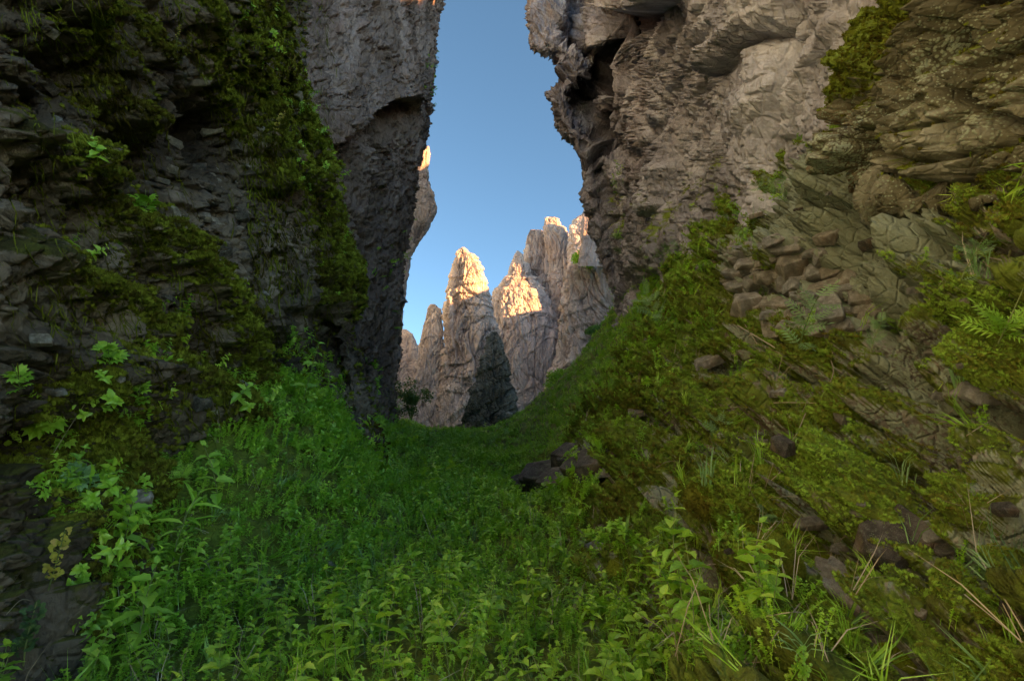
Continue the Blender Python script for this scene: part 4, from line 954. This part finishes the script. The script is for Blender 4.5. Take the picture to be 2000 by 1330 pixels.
for px, py, w, dims, j, turn, tilt, nm, lab, cat in (
    (1735, 1062, 100, (1, 0.95, 0.55), 2, 0.5, (-0.2, -0.75, 0.6), 'rock_block', 'dark square block with orange lichen jutting from the lower right slope', 'rock'),
    (1655, 1165, 105, (1.2, 0.6, 0.3), 1, -0.9, (-0.2, -0.7, 0.6), 'rock_slab', 'long pale slab with a clean broken face, below the dark square block', 'rock'),
    (1625, 1125, 60, (1, 0.7, 0.3), 0, -0.4, (-0.2, -0.7, 0.6), 'rock_slab', 'short tan slab at the upper end of the long pale slab', 'rock'),
    (1835, 1050, 100, (1.2, 0.5, 0.35), 1, 0.3, (-0.2, -0.6, 0.8), 'rock_slab', 'smooth grey slab edge right of the dark square block', 'rock'),
    (1925, 770, 90, (1.3, 0.7, 0.3), 1, 0.2, (0, -0.5, 0.8), 'rock_slab', 'grey slab jutting out over a gap at the right edge of the slope', 'rock'),
    (1650, 812, 28, (1, 0.9, 0.7), 0, 0.2, (0, -0.5, 0.8), 'pale_stone', 'small pale square stone lying on bright moss in the middle of the slope', 'stone'),
    (1535, 870, 36, (0.8, 1, 0.7), 2, 0.4, (0, -0.5, 0.8), 'dark_stone', 'dark stone standing in the black gap of the slope', 'stone'),
    (1582, 1020, 46, (1.2, 0.5, 0.3), 1, 0.2, (0, -0.6, 0.8), 'flat_stone', 'flat grey stone sticking out of moss left of the dark square block', 'stone'),
    (1395, 700, 46, (1.3, 0.8, 0.4), 1, 0.4, (-0.5, -0.3, 0.8), 'lichened_rock', 'grey lichened rock with a mossy cap left of the thin feathery plant', 'rock'),
    (80, 664, 30, (1, 0.8, 0.6), 0, 0.2, (0.5, -0.6, 0.3), 'pale_stone', 'pale angular stone lodged in the left wall above the leaf clumps', 'stone'),
    (302, 353, 38, (1.2, 0.9, 0.25), 1, 0.1, (0.2, -0.3, 0.9), 'flat_stone', 'flat grey stone, topmost of a small stack in the left wall', 'stone'),
    (300, 366, 34, (1.2, 0.9, 0.25), 2, 0.3, (0.2, -0.3, 0.9), 'flat_stone', 'flat dark stone, lowest of a small stack in the left wall', 'stone'),
    (398, 423, 26, (1, 0.8, 0.6), 0, 0.2, (0.4, -0.5, 0.6), 'reddish_stone', 'reddish stone in a nest of rubble right of the lone plant on the left wall', 'stone'),
    (262, 985, 44, (1, 0.8, 0.5), 0, 0.2, (0.4, -0.6, 0.6), 'brown_stone', 'brown block low on the left wall between grey leaves and long-leaved plant', 'stone')):
    h_ = hit(px, py)
    if h_:
        me = stone_mesh(500 + px, dims, M_st[j], 18); o = put_stone(nm, me, h_[0], h_[1], w * 1.25 / FPX * h_[0].y, None, turn, tilt, -0.9); info(o, lab, cat)

# ------------------------------------------------------------------ round moss cushions
def cushion(px, py, w, lab, seed):
    h_ = hit(px, py, ('ground', 'left'))
    if not h_: return
    p, n, _ = h_; rad = w / FPX * p.y / 2; rr = random.Random(seed); m = MB()
    bm = bmesh.new(); bmesh.ops.create_icosphere(bm, subdivisions=3, radius=1.0)
    for v in bm.verts: v.co *= 0.92 + 0.10 * math.sin(v.co.x * 5 + seed) * math.cos(v.co.y * 4)
    me0 = [v.co.copy() for v in bm.verts]; fs = [[v.index for v in f.verts] for f in bm.faces]; bm.free()
    S_ = Matrix.Diagonal((rad, rad, rad * 0.72, 1)); m.add([S_ @ v for v in me0], fs)
    for i in range(1500):
        d = Vector((rr.gauss(0, 1), rr.gauss(0, 1), abs(rr.gauss(0, 1)) * 0.9)).normalized(); b = S_ @ (d * 0.93); t = d.orthogonal().normalized(); t.rotate(Matrix.Rotation(rr.uniform(0, 6.3), 3, d)) ; t *= rad * 0.03
        e = b + (d + Vector((rr.gauss(0, .3), rr.gauss(0, .3), rr.gauss(0, .3)))) * rad * 0.14; m.add([b - t, b + t, e], [(0, 1, 2)])
    o = bpy.data.objects.new('moss_cushion', m.mesh('moss_cushion', G_MOSSD)); COL.objects.link(o)
    o.matrix_world = Matrix.Translation(p - n * rad * 0.1) @ (n + Vector((0, 0, 0.6))).normalized().to_track_quat('Z', 'Y').to_matrix().to_4x4(); info(o, lab, 'moss cushion')
cushion(1472, 1033, 36, 'round bright moss cushion in the middle of the right slope, above two larger ones', 1)
cushion(1515, 1070, 70, 'wide moss cushion just below the round one, left of the dark crack', 2)
cushion(1540, 1105, 62, 'bright moss cushion lying against the dark crack, lowest of three', 3)
cushion(1462, 1080, 40, 'small moss cushion left of the wide one', 4)
cushion(1380, 975, 84, 'broad olive moss cushion capping a rock ledge at the left of the slope', 5)
cushion(1620, 1110, 56, 'moss cushion on the right side of the dark crack, above the tan slab', 6)
cushion(1500, 930, 54, 'moss cushion above the small blue green rosette', 7)
cushion(1745, 1285, 70, 'bright moss cushion at the bottom edge of the slope beside the crack', 8)
cushion(1210, 1110, 50, 'dark moss cushion where nettles meet the right slope', 10)

# ------------------------------------------------------------------ dry stalks and twigs over the moss
for k, pts in enumerate([[(1432, 800), (1500, 796), (1592, 795)], [(1575, 815), (1550, 860), (1530, 890)], [(1893, 780), (1860, 810), (1808, 860)], [(1935, 830), (1880, 860), (1845, 890)],
                         [(1500, 1218), (1540, 1226), (1575, 1215)], [(1560, 1190), (1530, 1230), (1512, 1262)], [(1590, 1180), (1595, 1220), (1610, 1260)], [(1435, 585), (1440, 620), (1480, 680)],
                         [(1860, 500), (1905, 530), (1955, 575)], [(1930, 510), (1950, 545), (1968, 590)], [(1450, 900), (1448, 950)], [(1540, 600), (1610, 710), (1620, 760)], [(1280, 920), (1330, 905)], [(1440, 640), (1520, 700), (1610, 745)],
                         [(95, 960), (98, 900), (165, 790)], [(225, 1120), (232, 1180), (245, 1230)], [(60, 1180), (10, 1210)], [(600, 1020), (570, 1060)], [(130, 1300), (150, 1240)]]):
    q = [hit(x, y) for x, y in pts]
    if not all(q) or max(a[0].y for a in q) > 2.2 * min(a[0].y for a in q): continue
    P_ = [a[0] + a[1] * (0.01 + (0.035 if 0 < i < len(q) - 1 else 0)) + Vector((0, 0, 0.015)) for i, a in enumerate(q)]
    if len(P_) == 2: P_.insert(1, P_[0].lerp(P_[1], 0.5) + Vector((0, 0, 0.03)))
    c = catmull(np.array([tuple(v) for v in P_]), 14, 0); b = P_[0]
    m = MB(); w = 0.0011 * b.y * 0.9; m.add(*tube([Vector(v) - b for v in c.tolist()], w, w * 0.5)); o = bpy.data.objects.new('dry_stalk', m.mesh('dry_stalk', G_DRY, True)); COL.objects.link(o); o.location = b
    info(o, 'thin pale dry stalk lying over moss and stones' + (' on the right slope' if pts[0][0] > 1000 else ' at the foot of the left wall'), 'dry stalk', 'dry stalks on the right slope' if pts[0][0] > 1000 else 'dry stalks at the foot of the left wall')

# ------------------------------------------------------------------ the dark low outcrop in the nettles, shrubs below the spires
c_ = hit(1100, 920, ('ground',))[0]; oc = empty('dark_outcrop', c_); info(oc, 'low dark rock ledge breaking out of the nettles right of the gorge centre', 'rock outcrop')
for k, (px, py, w) in enumerate(((1040, 955, 62), (1070, 938, 70), (1100, 925, 84), (1128, 908, 70), (1150, 893, 80), (1180, 880, 66), (1090, 950, 60), (1135, 930, 64), (1165, 905, 56))):
    h_ = hit(px, py, ('ground',))
    if h_: put_stone('stone', STV[2][k % 5], h_[0], h_[1], w * 1.2 / FPX * h_[0].y, oc, rs.uniform(-0.4, 0.4), Vector((-0.3, -0.5, 0.8)), -1.3)
def shrub(px, py, Y, w, h, lab, seed, mat):
    base = at(px, py, Y); rr = random.Random(seed); W_ = w / FPX * Y / 2; H_ = h / FPX * Y
    root = empty('shrub', base); info(root, lab, 'shrub')
    t = MB()
    for k in range(7):
        a = rr.uniform(0, 6.28); t.add(*tube([(0, 0, -0.4), (math.cos(a) * W_ * .3, math.sin(a) * W_ * .3, H_ * .4), (math.cos(a) * W_ * .7, math.sin(a) * W_ * .7, H_ * .8)], 0.05, 0.015))
    o = bpy.data.objects.new('trunk', t.mesh('trunk', G_STEM)); COL.objects.link(o); o.parent = root
    cl = [(Vector((rr.gauss(0, .45) * W_, rr.gauss(0, .45) * W_, H_ * rr.uniform(.15, .95))), rr.uniform(.2, .45) * W_) for _ in range(16)]
    m = MB(); v0, f0 = leaf_geo(w=0.6, n=2, droop=0.3)
    for k in range(2600):
        c, rad = rr.choice(cl); d = Vector((rr.gauss(0, 1), rr.gauss(0, 1), rr.gauss(0, 1))).normalized() * rad * rr.random() ** .4
        m.add(xf(v0, leaf_M(c + d, rr.uniform(0, 360), rr.uniform(-40, 60), rr.uniform(-40, 40), rr.uniform(.12, .26))), f0)
    o = bpy.data.objects.new('crown', m.mesh('crown', mat)); COL.objects.link(o); o.parent = root
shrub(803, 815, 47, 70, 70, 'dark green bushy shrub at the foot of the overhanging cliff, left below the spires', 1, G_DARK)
shrub(1085, 760, 47, 60, 36, 'green shrub where the pale stepped crag meets the slope crest', 2, G_NETTLE)
shrub(1150, 512, 49, 62, 16, 'low green growth on the ledge of the pale stepped crag', 3, G_NETTLE)
shrub(1165, 655, 45, 40, 24, 'small grey green shrub on the slope crest below the pale crag', 4, G_GREY)
